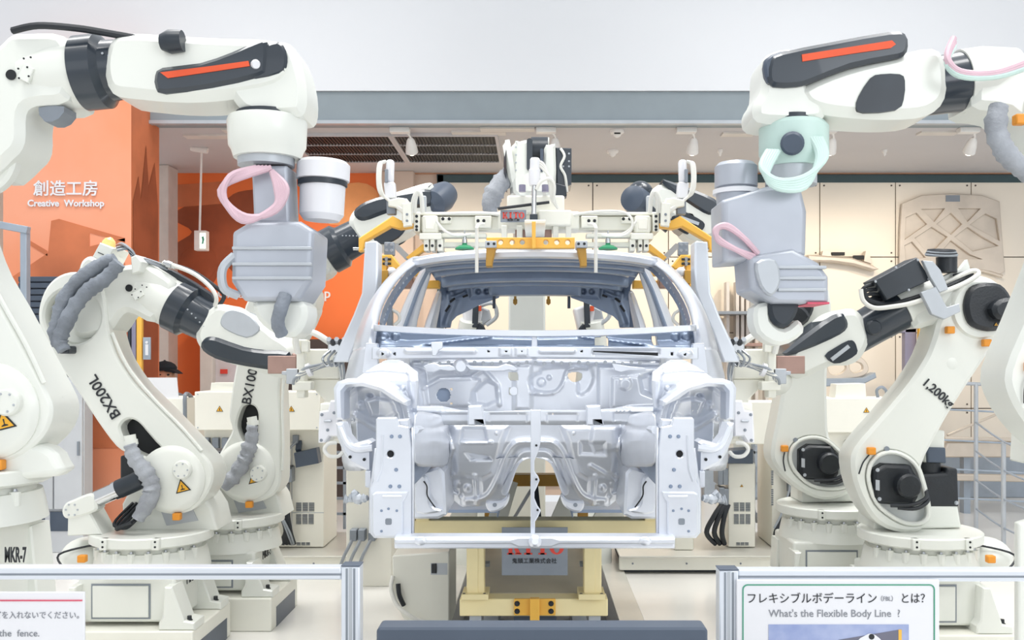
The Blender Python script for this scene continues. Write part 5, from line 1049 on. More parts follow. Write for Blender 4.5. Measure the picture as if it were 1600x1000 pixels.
# ---------------------------------------------------------------- robot behind the car that carries the gripper
d = 5.75
t = thing('industrial_robot', 'white robot on a tall column behind the car, holding the roof gripper', 'robot', (X(838, 7.2), 7.2, 0), 'articulated robots')
obj('column', B().box(X(795, 7.2), X(852, 7.2), 7.1, 7.4, .3, 2.45), 'white', t, bevel=.015)
obj('column_foot', B().box(X(775, 7.2), X(872, 7.2), 7.0, 7.5, 0, .3), 'white2', t, bevel=.01)
obj('boom', B().beam((X(830, 7.2), 7.3, 2.5), (X(830, d), d+.05, 2.82), .26, .3, (0, 0, 1)), 'white', t, bevel=.05, seg=3)
obj('left_disc', B().lathe(W(803, 260, d), W(791, 262, d), [(0, .16), (.6, .16), (.6, .15), (1, .13)], 40), 'white', t)
obj('black_disc', B().lathe(W(792, 262, d), W(788, 262, d), [(0, .15), (1, .12)], 40), 'black', t)
hs = obj('left_housing', B().pprism(smooth([(803, 226), (812, 220), (824, 218), (830, 224), (831, 300), (802, 300)], 3), d, d-.13, d+.15, b=.02), 'white', t, bevel=.01)
for py in (230, 242, 254, 266): bolt(hs, W(806, py, d-.13), .006, 'lgray')
obj('black_cheek', B().pprism(rrect(823, 216, 832, 266, 4), d, d-.145, d+.1), 'navy', t)
obj('cross_shaft', B().cyl(W(830, 238, d), W(856, 238, d), .09, n=32), 'black', t)
obj('shaft_cover', B().cyl(W(830, 228, d), W(858, 228, d), .05, n=24), 'white', t)
obj('wrist_body', B().lathe(W(836, 272, d), W(836, 305, d), [(0, .13), (.3, .15), (1, .15)], 40), 'white', t)
obj('black_cheek', B().pprism(rrect(844, 232, 849, 268, 2), d, d-.14, d+.1), 'dark', t)
obj('right_housing', B().pprism(smooth([(850, 232), (858, 226), (866, 224), (868, 230), (868, 300), (850, 300)], 2), d, d-.12, d+.15, b=.015), 'white', t, bevel=.01)
mo = obj('motor_block', B().pprism([(868, 230), (893, 231), (893, 288), (884, 292), (870, 296)], d, d-.1, d+.14, b=.01), 'navy', t, bevel=.008)
for py in (240, 252, 260):
    for px in (880, 889): bolt(mo, W(px, py, d-.1), .006, 'lgray')
obj('motor_cable', B().tube([W(876, 232, d-.12), W(882, 244, d-.13), W(876, 260, d-.13), W(883, 275, d-.12), W(886, 300, d-.1)], .008, 8), 'hose', t)
obj('black_valve_bank', B().pprism([(866, 285), (884, 290), (886, 306), (868, 310)], d-.15, d-.2, d-.1), 'black', t, bevel=.006)
obj('grey_sleeve', B().tube([W(797, 268, d-.05), W(784, 284, d-.07), W(772, 302, d-.08), W(766, 324, d-.08), W(770, 336, d-.07)], [.04, .055, .06, .05, .03], 14, wob=.1, res=6), 'sleeve', t, angle=70)
# two robots tending the rear, seen through the back window
for px, lb in ((742, 'white spot-welding robot tool seen through left of the rear window'), (918, 'white spot-welding robot tool seen through right of the rear window')):
    d = 7.6; s_ = 1 if px < 838 else -1
    t = thing('welding_robot', lb, 'robot', (X(px, d), d, 0), 'rear welding robots')
    obj('pedestal', B().lathe((X(px, d), d+.1, 0), (X(px, d), d+.1, 1.0), [(0, .2), (.15, .2), (.2, .18), (.9, .18), (1, .15)], 28), 'white', t)
    obj('arm', B().tube([(X(px, d), d+.1, 1.0), W(px-8*s_, 560, d), W(px-6*s_, 500, d-.1)], [.14, .12, .09], 16), 'white', t)
    obj('tool_body', B().pprism([(px-22, 482), (px+2, 474), (px+12, 486), (px+8, 514), (px-14, 518)], d, d-.12, d+.1, b=.02), 'signw', t, bevel=.01)
    obj('tool_wing', B().pprism([(px+6, 478), (px+22, 484), (px+26, 500), (px+10, 510)], d, d-.1, d+.05, b=.015), 'lgray', t)
    obj('electrode_bar', B().beam(W(px+2*s_, 462, d-.14), W(px, 512, d-.16), .045, .04), 'black', t, bevel=.006)
    obj('black_jaw', B().pprism(smooth([(px-14, 520), (px-8, 506), (px+8, 504), (px+16, 514), (px+10, 522)], 2), d, d-.16, d-.08, b=.01), 'black', t)
    obj('loop_cable', B().tube([W(px+8, 478, d-.13), W(px+28, 474, d-.14), W(px+34, 494, d-.14), W(px+18, 508, d-.13)], .016, 8), 'lgray', t)
    obj('tip_accent', B().pbox(px+4, 478, px+10, 486, d-.14, d-.155, d-.13), 'redor', t)
# ---------------------------------------------------------------- side clamping jigs
for sg in (1, -1):
    def mp(p): return p if sg == 1 else (2*CC-p[0], p[1])
    def mq(pts): return [mp(p) for p in pts]
    V = lambda px, py, dd: W(*mp((px, py)), dd)
    d = 4.6
    t = thing('clamp_jig', ('grey and cream clamping jig gripping the left side of the car' if sg == 1 else 'grey and cream clamping jig gripping the right side of the car'), 'jig', V(500, 860, 6.5).xy.to_3d(), 'side clamping jigs')
    def pb(nm, a, b, c, e, dd, y0, y1, m, bev=.005, par=None):
        a, c = sorted((mp((a, 0))[0], mp((c, 0))[0])); return obj(nm, B().pbox(a, b, c, e, dd, y0, y1), m, par or t, bevel=bev)
    obj('grey_post', B().pprism(mq([(570, 378), (588, 376), (591, 380), (590, 452), (583, 472), (562, 520), (545, 566), (520, 566), (530, 540), (552, 492), (565, 458)]), d, d-.02, d+.1, b=.006), 'alu', t, bevel=.004)
    obj('cream_post', B().pprism(mq([(587, 392), (593, 394), (592, 456), (586, 462)]), d+.06, d+.05, d+.12), 'white2', t, bevel=.003)
    dd = 4.9
    yc = obj('yellow_clamp', B().pprism(mq([(590, 398), (612, 398), (626, 416), (621, 421), (604, 414), (604, 428), (608, 446), (590, 446)]), dd, dd-.03, dd+.03, b=.005), 'yellow', t)
    for p in ((604, 405), (604, 412)): obj('clamp_screw', B().cyl(V(598, p[1], dd-.035), V(611, p[1], dd-.035), .006, n=8), 'motor', yc); bolt(yc, V(604, p[1], dd-.03), .012, 'steel')
    pb('steel_plate', 600, 378, 616, 399, dd, dd-.02, dd+.02, 'gray')
    for px in (604, 612):
        for py in (382, 391): bolt(t, V(px, py, dd-.02), .009, 'steel')
    pb('yellow_stop', 596, 422, 606, 443, dd-.04, dd-.08, dd-.02, 'ochre', .003)
    obj('white_spacer', B().ball(V(612, 425, dd-.05), .025), 'signw', t)
    pb('jig_foot', 588, 444, 612, 449, dd, dd-.06, dd+.08, 'yellow')
    pb('jig_block', 588, 449, 600, 460, dd, dd-.02, dd+.06, 'gray')
    # yellow arms that reach in through the door opening
    for py, a, c, dq in ((444, 640, 686, 5.9), (424, 630, 662, 5.7)):
        pb('inner_yellow_arm', a, py-6, c, py+6, dq, dq-.05, dq+.05, 'yellow')
    pb('inner_block', 625, 432, 646, 450, 5.8, 5.75, 5.85, 'brown')
    pb('pillar_clamp', 604, 480, 612, 512, 4.7, 4.68, 4.74, 'gray'); obj('clamp_hose', B().tube([V(612, 484, 4.7), V(622, 490, 4.7), V(624, 500, 4.7), V(616, 508, 4.7)], .008, 8), 'hose', t)
    # cream gripper unit beside the wing
    d = 4.75
    pb('vertical_rail', 463, 530, 476, 622, d, d-.06, d+.02, 'white2', .006)
    pb('back_box', 474, 545, 530, 592, d, d, d+.14, 'white2', .01)
    obj('lower_gusset', B().pprism(mq([(474, 592), (530, 592), (530, 690), (512, 690), (506, 625)]), d, d+.02, d+.14, b=.006), 'white2', t, bevel=.006)
    pb('rail_head', 470, 532, 482, 550, d-.07, d-.09, d-.05, 'white2')
    sl = pb('slide_block', 447, 576, 468, 600, d-.02, d-.06, d+.02, 'lgray', .004); pb('slide_fin', 440, 580, 450, 586, d-.02, d-.05, d, 'lgray', .003)
    pb('slide_foot', 456, 596, 486, 610, d-.04, d-.08, d+.0, 'white2')
    obj('arch_hose', B().tube([V(466, 552, d-.08), V(462, 530, d-.1), V(470, 519, d-.1), V(490, 520, d-.1), V(512, 533, d-.1), V(526, 545, d-.08)], .016, 10), 'hose', t)
    for q in range(5): obj('bundle_hose', B().tube([V(458+2*q, 600-2*q, d-.1), V(462+2*q, 590-2*q, d-.12), V(480, 582-2*q, d-.12-.01*q), V(500, 574-q, d-.12), V(522, 568-q, d-.1)], .008, 8), 'hose' if q % 2 else 'ghose', t)
    obj('bundle_tie', B().lathe(V(480, 579, d-.13), V(486, 577, d-.13), [(0, .032), (1, .032)], 16), 'signw', t)
    vb = pb('valve_bank', 512, 536, 548, 552, d-.05, d-.12, d, 'steel', .006)
    for q in range(6): obj('valve_knob', B().cyl(V(514+6*q, 534+3*(q % 2), d-.12), V(514+6*q, 530+3*(q % 2), d-.15), .012, n=10), 'motor' if q % 2 else 'lgray', vb)
    for q in range(4): obj('tangle_hose', B().tube([V(516+7*q, 548, d-.12), V(504+9*q, 560, d-.15), V(512+6*q, 572, d-.14), V(526+3*q, 566, d-.13), V(532+2*q, 585, d-.1), V(534, 600+6*q, d-.06)], .006, 8), 'ghose' if q % 2 else 'steel', t)
    # wing bracket gripper
    d = 3.6
    gb = obj('white_bracket', B().pprism(mq([(499, 643), (512, 641), (516, 626), (528, 626), (530, 655), (528, 682), (514, 682), (508, 692), (497, 692), (497, 676)]), d, d-.03, d+.03, b=.006), 'signw', t)
    for p in ((503, 648), (502, 690-2), (522, 645), (512, 672)): bolt(gb, V(*p, d-.03), .006, 'gray')
    pb('bracket_slot', 505, 656, 518, 660, d-.035, d-.04, d-.03, 'lgray')
    pb('bracket_arm', 500, 630, 516, 690, d+.1, d+.04, d+.12, 'white2')
    obj('bracket_hose', B().tube([V(526, 692, d-.02), V(514, 693, d-.03), V(507, 702, d-.03), V(514, 712, d-.03), V(528, 713, d-.02), V(536, 706, d)], .0075, 8), 'hose', t)
    obj('support_arm', B().beam(V(516, 670, d+.1), V(606, 702, 7.6), .08, .08, (0, 0, 1)), 'white2', t, bevel=.01)
    # tall cream column down to the platform
    a_, c_ = sorted((mp((592, 0))[0], mp((622, 0))[0])); obj('pedestal', B().box(X(a_, 7.5), X(c_, 7.5), 7.5, 7.7, .142, Z(700, 7.5)), 'white2', t, bevel=.01)
    pb('copper_bar', 418, 556, 462, 584, 5.0, 4.98, 5.06, 'brown', .004)
# ---------------------------------------------------------------- lift table under the car
d = 4.8
lf = thing('car_lift', 'cream-yellow lift frame under the car with a grey lettered plate', 'lift', (0, d, -.26))
def lb(nm, a, b, c, e, y0, y1, m, bev=.005, par=None): return obj(nm, B().pbox(a, b, c, e, d, y0, y1), m, par or lf, bevel=bev)
lb('upper_beam', 646, 813, 1030, 840, d, d+.12, 'cream')
for px in (650, 1008): lb('support_pad', px, 808, px+20, 814, d-.01, d+.1, 'cream', .003)
for px in (650, 1008):
    for q in (4, 10, 15): bolt(lf, W(px+q, 808, d+.02), .009, 'motor', 'z')
for a in (729, 912):
    p = lb('post', a, 838, a+28, 935, d+.0, d+.09, 'cream', .006)
    lb('post_face', a+1, 842, a+18, 930, d-.004, d+.002, 'cream', .003, p)
    f = lb('post_foot', a-8, 929, a+34, 938, d-.04, d+.13, 'cream', .003)
    for q in (-4, 28): bolt(f, W(a+q, 930, d-.02), .011, 'motor', 'z')
    b_ = lb('post_bracket', a+(24 if a < 838 else -6), 880, a+(36 if a < 838 else 4), 886, d+.1, d+.16, 'gray', .003)
lb('base_beam', 718, 936, 950, 963, d, d+.12, 'cream', .006)
tb = lb('orange_tee', 803, 936, 868, 962, d-.02, d, 'yellow', .004)
lb('tee_stem', 828, 936, 843, 982, d-.05, d-.01, 'yellow', .003, tb)
for px in (808, 861):
    for py in (943, 955): bolt(tb, W(px, py, d-.02), .014, 'motor')
deck = obj('deck', B().box(X(722, d), X(946, d), d+.12, 7.0, Z(936, d)-.03, Z(936, d)+.001), mat('tan_deck', 'c9bfa8', .45, var=.06, scale=3), lf, bevel=.004)
for px in (760, 836, 906): bolt(deck, W(px, 936, d+.16), .01, 'gray', 'z')
for px in (780, 906): obj('deck_guide', B().pbox(px-9, 905, px+9, 911, 5.4, 5.4, 5.5), 'gray', deck, bevel=.004)
for x in (-.30, .30):
    for y in (d+.06, 6.8): obj('leg', B().box(x-.03, x+.03, y-.03, y+.03, -.26, Z(962, d)), 'lgray', lf, bevel=.003)
    obj('side_runner', B().box(x-.05, x+.05, d-.2, 7.0, -.26, -.12), 'gray', lf, bevel=.004)
obj('cross_runner', B().box(-.3, .3, d+.04, d+.1, -.02, .05), 'lgray', lf)
obj('dark_cylinder', B().box(-.11, .11, d+.1, d+.3, -.26, Z(963, d)), 'dark', lf, bevel=.006)
d2 = 6.3
obj('rear_beam', B().pbox(700, 742, 976, 760, d2, d2, d2+.12), 'ochre', lf, bevel=.005)
for px in (757, 903): obj('rear_post', B().box(X(px, d2), X(px+16, d2), d2, d2+.1, Z(936, d)-.02, Z(742, d2)), 'ochre', lf, bevel=.004)
for a, b in ((700, 745), (925, 975)): obj('cream_gusset', B().pprism([(a, 812), (a+12, 790), (b, 790), (b, 812)], 5.6, 5.6, 5.64), 'white2', lf)
obj('scissor_link', B().beam(W(772, 830, 6.0), W(795, 752, 6.2), .12, .04), 'white2', lf, bevel=.004)
obj('scissor_link', B().beam(W(868, 830, 6.0), W(900, 755, 6.2), .12, .04), 'white2', lf, bevel=.004)
obj('scissor_link', B().beam(W(800, 815, 6.15), W(830, 765, 6.2), .02, .02), 'lgray', lf)
obj('scissor_ram', B().beam(W(842, 830, 6.1), W(834, 752, 6.2), .05, .05), 'black', lf, bevel=.005)
dk = 4.7
np_ = obj('name_plate', B().pbox(784, 824, 887, 899, dk, dk, dk+.006), 'gray', lf, bevel=.001)
obj('plate_holder', B().pbox(800, 830, 870, 880, dk, dk+.006, dk+.1), 'lgray', lf)
serif_letters('plate_lettering', 836.5, 854, 88, 25, dk-.0005, 'red', np_)
text('plate_small_lettering', '鬼頭工業株式会社', W(835, 877, dk-.003), S(8.8, dk), 'blackp', np_)
# ---------------------------------------------------------------- platforms and control cabinets
pm = mat('platform_steel', 'd4d2c9', .35, metal=.25, var=.04, scale=2)
for nm, a, c, lb in (('platform', 405, 640, 'low pale steel platform under the cabinets left of the lift'), ('platform', 968, 1262, 'low pale steel platform under the cabinets right of the lift')):
    t = thing(nm, lb, 'platform', ((X(a, 7.3)+X(c, 7.3))/2, 7.5, 0))
    obj('top_plate', B().box(X(a, 7.3), X(c, 7.3), 7.28, 8.3, .125, .14), pm, t, bevel=.003)
    obj('front_skirt', B().box(X(a, 7.3), X(c, 7.3), 7.3, 7.36, .03, .125), 'white2', t, bevel=.003)
    obj('dark_runner', B().box(X(a, 7.3)+.04, X(c, 7.3)-.04, 7.36, 8.2, 0, .12), 'pit', t)
    for k in range(4): bolt(t, (X(a, 7.3)+.1+k*(X(c, 7.3)-X(a, 7.3)-.2)/3, 7.3, .08), .008, 'gray')
def louvres(par, a, c, b, e, d, n=9, cols=3):
    bk = obj('louvre_panel', B().pbox(a, b, c, e, d, d-.004, d+.002), 'cab', par)
    w = (c-a)/cols; me = mesh_of('louvre_slot', B().box(-S(w*.42, d), S(w*.42, d), -.003, 0, -S((e-b)/n*.28, d), S((e-b)/n*.28, d)), 'dark')
    for i in range(cols):
        for k in range(n): link('louvre_slot', me, bk, W(a+w*(i+.5), b+(e-b)*(k+.5)/n, d-.004))
def tri_sign(par, px, py, d, s=8):
    o = obj('warning_triangle', B().pprism([(px, py-s*.9), (px+s, py+s*.75), (px-s, py+s*.75)], d, d-.003, d), 'blackp', par)
    obj('warning_field', B().pprism([(px, py-s*.7), (px+s*.78, py+s*.62), (px-s*.78, py+s*.62)], d-.003, d-.005, d-.002), 'warn', o)
    obj('warning_bar', B().pbox(px-s*.1, py-s*.25, px+s*.1, py+s*.45, d-.005, d-.007, d-.004), 'blackp', o)
def cabinet(name, lab, a, b, c, e, d, dep, z0=.146):
    t = thing(name, lab, 'cabinet', ((X(a, d)+X(c, d))/2, d, z0), 'control cabinets')
    obj('body', B().box(X(a, d), X(c, d), d, d+dep, z0, Z(b, d)), 'cab', t, bevel=.006)
    return t
# left, tall cabinet with leads
d = 7.6
t = cabinet('control_cabinet', 'tall ivory control cabinet with louvres and black tablet, left of car', 425, 672, 506, 858, d, .5)
louvres(t, 462, 492, 785, 799, d); louvres(t, 462, 491, 803, 819, d); louvres(t, 463, 485, 847, 852, d, 3)
obj('panel_joint', B().pbox(456, 800.5, 506, 801.5, d, d-.002, d+.002), 'lgray', t)
obj('panel_joint', B().pbox(455.5, 690, 456.5, 853, d, d-.002, d+.002), 'lgray', t)
obj('tablet', B().pprism([(459, 708), (494, 700), (498, 724), (462, 731)], d-.1, d-.13, d-.02, b=.004), 'dark', t, bevel=.004)
obj('tablet_arm', B().beam(W(466, 704, d-.06), W(468, 690, d), .04, .03), 'dark', t)
fan = obj('round_socket', B().lathe(W(446, 687, d), W(446, 687, d-.05), [(0, .035), (.6, .035), (.7, .026), (1, .022)], 18), 'dark', t); obj('socket_core', B().cyl(W(446, 687, d-.05), W(446, 687, d-.055), .014, n=12), 'lgray', fan)
obj('square_socket', B().pbox(457, 680, 466, 695, d, d-.03, d), 'gray', t, bevel=.003)
for a, b in ((434, 730), (446, 730), (438, 756)):
    o = obj('connector', B().pbox(a, b, a+10, b+24, d-.05, d-.1, d), 'gray', t, bevel=.006); obj('connector_latch', B().pbox(a+1, b-2, a+9, b+3, d-.06, d-.11, d-.04), 'black', o)
for q in range(5): obj('black_cable', B().tube([W(437+4*q, 778, d-.08), W(438+3*q, 800, d-.1), W(446+2*q, 830, d-.1), W(436+6*q, 850, d-.06)], .016, 8), 'bhose', t)
for q in range(2): obj('grey_cable', B().tube([W(464, 690, d-.06), W(440-3*q, 715, d-.1), W(432-2*q, 740, d-.12), W(434, 790, d-.13), W(448+4*q, 830, d-.13), W(456+3*q, 850, d-.08)], .008, 8), 'ghose', t)
d = 7.25
for a, c, sx, lb in ((304, 410, 343, 'flat ivory switch box with warning triangle behind BX10 robot, left one'), (412, 500, 455, 'flat ivory switch box with warning triangle beside the car, above black tablet')):
    t = cabinet('switch_box', lb, a, 612, c, 672, d, .348, Z(672, d)); tri_sign(t, sx, 639, d, 5.5)
    for p in ((a+5, 616), (c-5, 616), (a+5, 668), (c-5, 668)): bolt(t, W(*p, d), .006, 'lgray')
    if a == 304:
        obj('support_leg', B().box(X(a+8, d), X(c-8, d), d+.1, d+.3, 0, Z(672, d)), 'cab', t, bevel=.005)
        obj('rear_plate', B().pprism([(330, 598), (400, 598), (404, 612), (328, 612)], d, d+.05, d+.2), 'white2', t, bevel=.004)
        for k in range(3): obj('glass_socket', B().pbox(316+15*k, 684, 326+15*k, 704, d+.09, d+.05, d+.1), 'gray', t, bevel=.004)
        obj('black_relay', B().pbox(312, 700, 334, 716, d+.08, d+.02, d+.1), 'motor', t, bevel=.004)
d = 7.5
t = cabinet('control_cabinet', 'ivory cabinet with a white sheet and grey conduit by the capped person', 238, 622, 290, 858, d, .5, 0)
obj('white_sheet', B().pprism([(223, 590), (276, 590), (279, 622), (226, 622)], d, d+.02, d+.03), 'signw', t)
obj('conduit', B().tube([W(290, 690, d-.02), W(289, 640, d-.02), W(290, 616, d), W(300, 622, d+.2), W(303, 640, d+.3)], .016, 8), 'gray', t)
# cream box with connectors below the left headlamp
d = 6.9
t = cabinet('connector_box', 'cream floor box with grey plug connectors under the left wing', 541, 718, 612, 862, d, .3, .0)
for a in (546, 559, 575): 
    o = obj('connector', B().pbox(a, 828, a+11, 846, d-.04, d-.09, d), 'gray', t, bevel=.006)
    obj('connector_cable', B().tube([W(a+4, 844, d-.08), W(a-2, 856, d-.1), W(a-8, 868, d-.1), W(a-14, 884, d-.06)], .012, 8), 'ghose', t)
# ladder racks
for a, lb in ((516, 'steel ladder rack standing between cabinets left of car'), (1176, 'steel ladder rack standing between cabinets right of car')):
    d = 8.4; t = thing('ladder_rack', lb, 'rack', (X(a+12, d), d, .14))
    for q in (0, 20): obj('upright', B().box(X(a+q, d), X(a+q+4, d), d, d+.03, .146, Z(690, d)), 'bluegrey', t)
    for k in range(5): obj('rung', B().pbox(a, 705+24*k, a+24, 709+24*k, d, d, d+.02), 'bluegrey', t)
    obj('hanging_cable', B().tube([W(a-4, 690, d-.1), W(a+2, 740, d-.1), W(a, 790, d-.1), W(a+8, 816, d-.1)], .018, 8), 'ghose', t)
    if a > 800: obj('back_panel', B().box(X(a+22, d), X(a+34, d), d+.05, d+.3, 0, Z(640, d)), 'cab', t)
# right cabinets
d = 7.6
t = cabinet('control_cabinet', 'narrow ivory control cabinet with louvres right of car, under black box', 1138, 724, 1180, 858, d, .5)
louvres(t, 1146, 1173, 785, 799, d); louvres(t, 1146, 1173, 803, 819, d); louvres(t, 1150, 1170, 847, 852, d, 3)
tri_sign(t, 1159, 759, d, 2.5)
obj('black_box', B().pprism([(1134, 724), (1146, 704), (1177, 702), (1177, 725)], d-.05, d-.12, d+.1, b=.006), 'dark', t, bevel=.005)
obj('neck_panel', B().box(X(1150, d), X(1178, d), d+.1, d+.3, Z(726, d), Z(600, d)), 'cab', t, bevel=.006)
for a, b in ((1122, 732), (1130, 732), (1124, 762), (1131, 764)): obj('connector', B().pbox(a, b, a+8, b+26, d-.05, d-.1, d+.1), 'gray', t, bevel=.006)
for q in range(3): obj('black_cable', B().tube([W(1128+5*q, 788, d-.08), W(1116+8*q, 806, d-.1), W(1104+12*q, 832, d-.1), W(1118+7*q, 850, d-.05)], .02, 8), 'bhose', t)
t = cabinet('control_cabinet', 'wide ivory cabinet with thick black cables beside the rear right robot', 1206, 640, 1296, 858, d, .5)
louvres(t, 1204.5, 1208.5, 735, 758, d, 9, 1); louvres(t, 1204.5, 1208.5, 764, 790, d, 9, 1); louvres(t, 1256, 1264, 786, 798, d, 6, 1); louvres(t, 1256, 1270, 804, 820, d, 8, 2)
for a, b in ((1214, 706), (1226, 728), (1234, 748)): obj('connector', B().pbox(a, b, a+10, b+22, d-.05, d-.1, d), 'gray', t, bevel=.006)
for q in range(5): obj('black_cable', B().tube([W(1232+3*q, 770, d-.08), W(1240+2*q, 785, d-.1), W(1224+3*q, 810, d-.1), W(1212+3*q, 832, d-.1), W(1213+8*q, 850, d-.05)], .018, 8), 'bhose', t)
obj('grey_cable', B().tube([W(1222, 716, d-.1), W(1230, 735, d-.12), W(1234, 760, d-.12), W(1222, 800, d-.12), W(1210, 825, d-.1)], .009, 8), 'ghose', t)
d = 7.25
t = cabinet('switch_box', 'flat ivory switch box with warning triangle between the two right robots', 1290, 622, 1402, 676, d, .34, Z(676, d)); tri_sign(t, 1354, 641, d, 5)
obj('support_leg', B().box(X(1300, d), X(1395, d), d+.1, d+.34, 0, Z(676, d)), 'cab', t, bevel=.005)
obj('rear_plate', B().pprism([(1307, 600), (1352, 599), (1354, 622), (1304, 622)], d, d+.05, d+.2), 'white2', t, bevel=.004)
obj('loop_handle', B().tube([W(1372, 622, d+.1), W(1370, 610, d+.1), W(1378, 605, d+.1), W(1385, 612, d+.1), W(1384, 622, d+.1)], .012, 8), 'gray', t)
obj('glass_socket', B().pbox(1324, 688, 1336, 706, d+.09, d+.04, d+.1), 'gray', t, bevel=.004)
t = cabinet('switch_box', 'slim ivory box behind the rear right robot, right of car jig', 1168, 628, 1226, 694, d, .348, Z(694, d))
# ---------------------------------------------------------------- white floor box with a hose
d = 5.7
t = thing('floor_box', 'low white equipment box with a square cut-out and hose, left of lift', 'equipment box', (X(655, d), d, 0))
obj('body', B().pprism([(613, 868), (702, 862), (702, 985), (640, 985), (613, 935)], d, d, d+.5), 'white2', t, bevel=.008)
obj('cutout_lining', B().pbox(673, 880, 699, 898, d, d-.002, d+.02), 'lgray', t)
obj('black_switch', B().pbox(674, 881, 682, 896, d, d-.012, d), 'motor', t, bevel=.003)
obj('side_hose', B().tube([W(614, 900, d-.02), W(611, 920, d-.05), W(620, 945, d-.07), W(640, 962, d-.08), W(662, 972, d-.06)], .012, 8), 'hose', t)
obj('cable_chain', B().tube([W(622, 912, d-.03), W(624, 930, d-.04), W(631, 946, d-.03)], .014, 8), 'bhose', t)
# ---------------------------------------------------------------- left background furniture
d = 8.1
t = thing('locker', 'pale grey double locker standing before the orange column', 'locker', (X(90, d), d, 0))
obj('frame', B().box(X(38, d), X(130, d), d, d+.18, 0, Z(800, d)), 'shelfg', t, bevel=.006)
obj('body', B().box(X(38, d), X(130, d), d+.02, d+.18, Z(800, d), Z(590, d)), 'shelfg', t, bevel=.006)
for a, c in ((40, 82), (84, 128)): o = obj('door', B().pbox(a, 596, c, 796, d, d-.01, d+.02), 'shelfg', t, bevel=.005); obj('door_handle', B().pbox(c-8, 690, c-5, 712, d-.01, d-.03, d), 'gray', o)
for a, c in ((44, 70), (78, 106)): obj('open_bay', B().pbox(a, 800, c, 830, d, d-.004, d+.01), 'dark', t)
t = thing('louvre_unit', 'dark grey slatted unit behind the left foreground robot', 'louvre', (X(75, 8.3), 8.3, 0)); d = 8.3
obj('cabinet_body', B().box(X(28, d), X(112, d), d+.02, d+.26, 0, Z(432, d)), 'dark', t)
for k in range(7): obj('slat', B().pbox(28, 432+10*k, 112, 440+10*k, d, d-.02, d+.02), 'dark', t, bevel=.006)
d = 7.9
t = thing('steel_frame', 'blue-grey rectangular steel frame at the left edge before orange column', 'frame', (X(10, d), d, 0))
obj('top_rail', B().beam(W(-30, 346, d), W(45, 360, d), .06, .06, (0, 0, 1)), 'bluegrey', t, bevel=.006)
obj('upright', B().box(X(33, d), X(43, d), d-.02, d+.05, 0, Z(358, d)), 'bluegrey', t, bevel=.006)
obj('upright', B().box(X(-40, d), X(-30, d), d-.02, d+.05, 0, Z(346, d)), 'bluegrey', t, bevel=.006)
# ---------------------------------------------------------------- right background: handrails and chassis display
d = 9.2
t = thing('handrail', 'grey tubular handrail with mid rails at the far right', 'handrail', (X(1550, d), d, 0))
for a, b, dd in ((1525, 598, d), (1568, 690, d-.9), (1640, 640, d)): obj('post', B().cyl((X(a, dd), dd, 0), W(a, b, dd), .02, n=12), 'lgray', t)
for p in (((1440, 596), (1525, 600), (1640, 606)), ): obj('top_rail', B().tube([W(*q, d) for q in p], .018, 10, res=3), 'lgray', t)
for b in (642, 690, 735, 780): obj('mid_rail', B().tube([W(1440, b-4, d), W(1525, b, d), W(1640, b+6, d)], .009, 8, res=3), 'bluegrey', t)
for b in (690, 735, 780, 825): obj('near_rail', B().tube([W(1525, b-30, d-.1), W(1568, b, d-.9), W(1630, b+26, d-1.6)], .009, 8, res=3), 'bluegrey', t)
d = 10.4
t = thing('display_chassis', 'grey car underbody frame displayed behind the far right handrail', 'car part', (X(1540, d), d, 0))
obj('floor_panel', B().pprism([(1480, 690), (1620, 690), (1640, 715), (1470, 715)], d, d-.3, d+.2, b=.02), 'displ', t, bevel=.01)
obj('side_member', B().beam(W(1475, 685, d-.3), W(1640, 688, d-.3), .04, .05), 'displ', t, bevel=.01)
obj('cross_member', B().beam(W(1480, 680, d-.2), W(1560, 646, d-.1), .025, .03), 'displ', t, bevel=.006)
obj('lower_member', B().beam(W(1475, 745, d-.3), W(1640, 748, d-.3), .07, .1), 'displ', t, bevel=.01)
for px in (1490, 1600): obj('stand_leg', B().box(X(px, d), X(px+10, d), d-.25, d-.15, 0, Z(690, d)), 'bluegrey', t)
# lower grey-blue plinth of the gallery wall
struct('baseboard_back', B().box(X(1100, 11.3), 9, 11.3, 11.47, 0, .62), 'bluegrey', bevel=.01)
# ---------------------------------------------------------------- person in a cap behind the cabinets
d = 9.75
hx = X(258, d); hz = Z(583, d)
p = thing('person', 'person in a black peaked cap and grey jacket standing behind a white sheet', 'person', (hx, d, 0))
def skin_body(name, verts, edges, radii, m, parent):
    me = bpy.data.meshes.new(name); me.from_pydata(verts, edges, []); me.materials.append(M[m])
    o = link(name, me, parent); k = o.modifiers.new('skin', 'SKIN')
    for v, r in zip(me.skin_vertices[0].data, radii): v.radius = (r[0], r[1])
    me.skin_vertices[0].data[0].use_root = True
    s = o.modifiers.new('smooth', 'SUBSURF'); s.levels = 2; s.render_levels = 2; k.use_smooth_shade = True
    return o
Hh = hz+.02
vs = [(hx, d, Hh-.66), (hx, d, Hh-.45), (hx, d, Hh-.27), (hx, d-.01, Hh-.19), (hx+.19, d, Hh-.30), (hx+.25, d-.04, Hh-.55), (hx+.22, d-.22, Hh-.72), (hx-.19, d, Hh-.30), (hx-.25, d-.04, Hh-.55), (hx-.22, d-.22, Hh-.72), (hx+.1, d, Hh-.8), (hx+.1, d-.02, Hh-1.15), (hx+.1, d+.02, .09), (hx+.1, d-.16, .05), (hx-.1, d, Hh-.8), (hx-.1, d-.02, Hh-1.15), (hx-.1, d+.02, .09), (hx-.1, d-.16, .05)]
es = [(0, 1), (1, 2), (2, 3), (2, 4), (4, 5), (5, 6), (2, 7), (7, 8), (8, 9), (0, 10), (10, 11), (11, 12), (12, 13), (0, 14), (14, 15), (15, 16), (16, 17)]
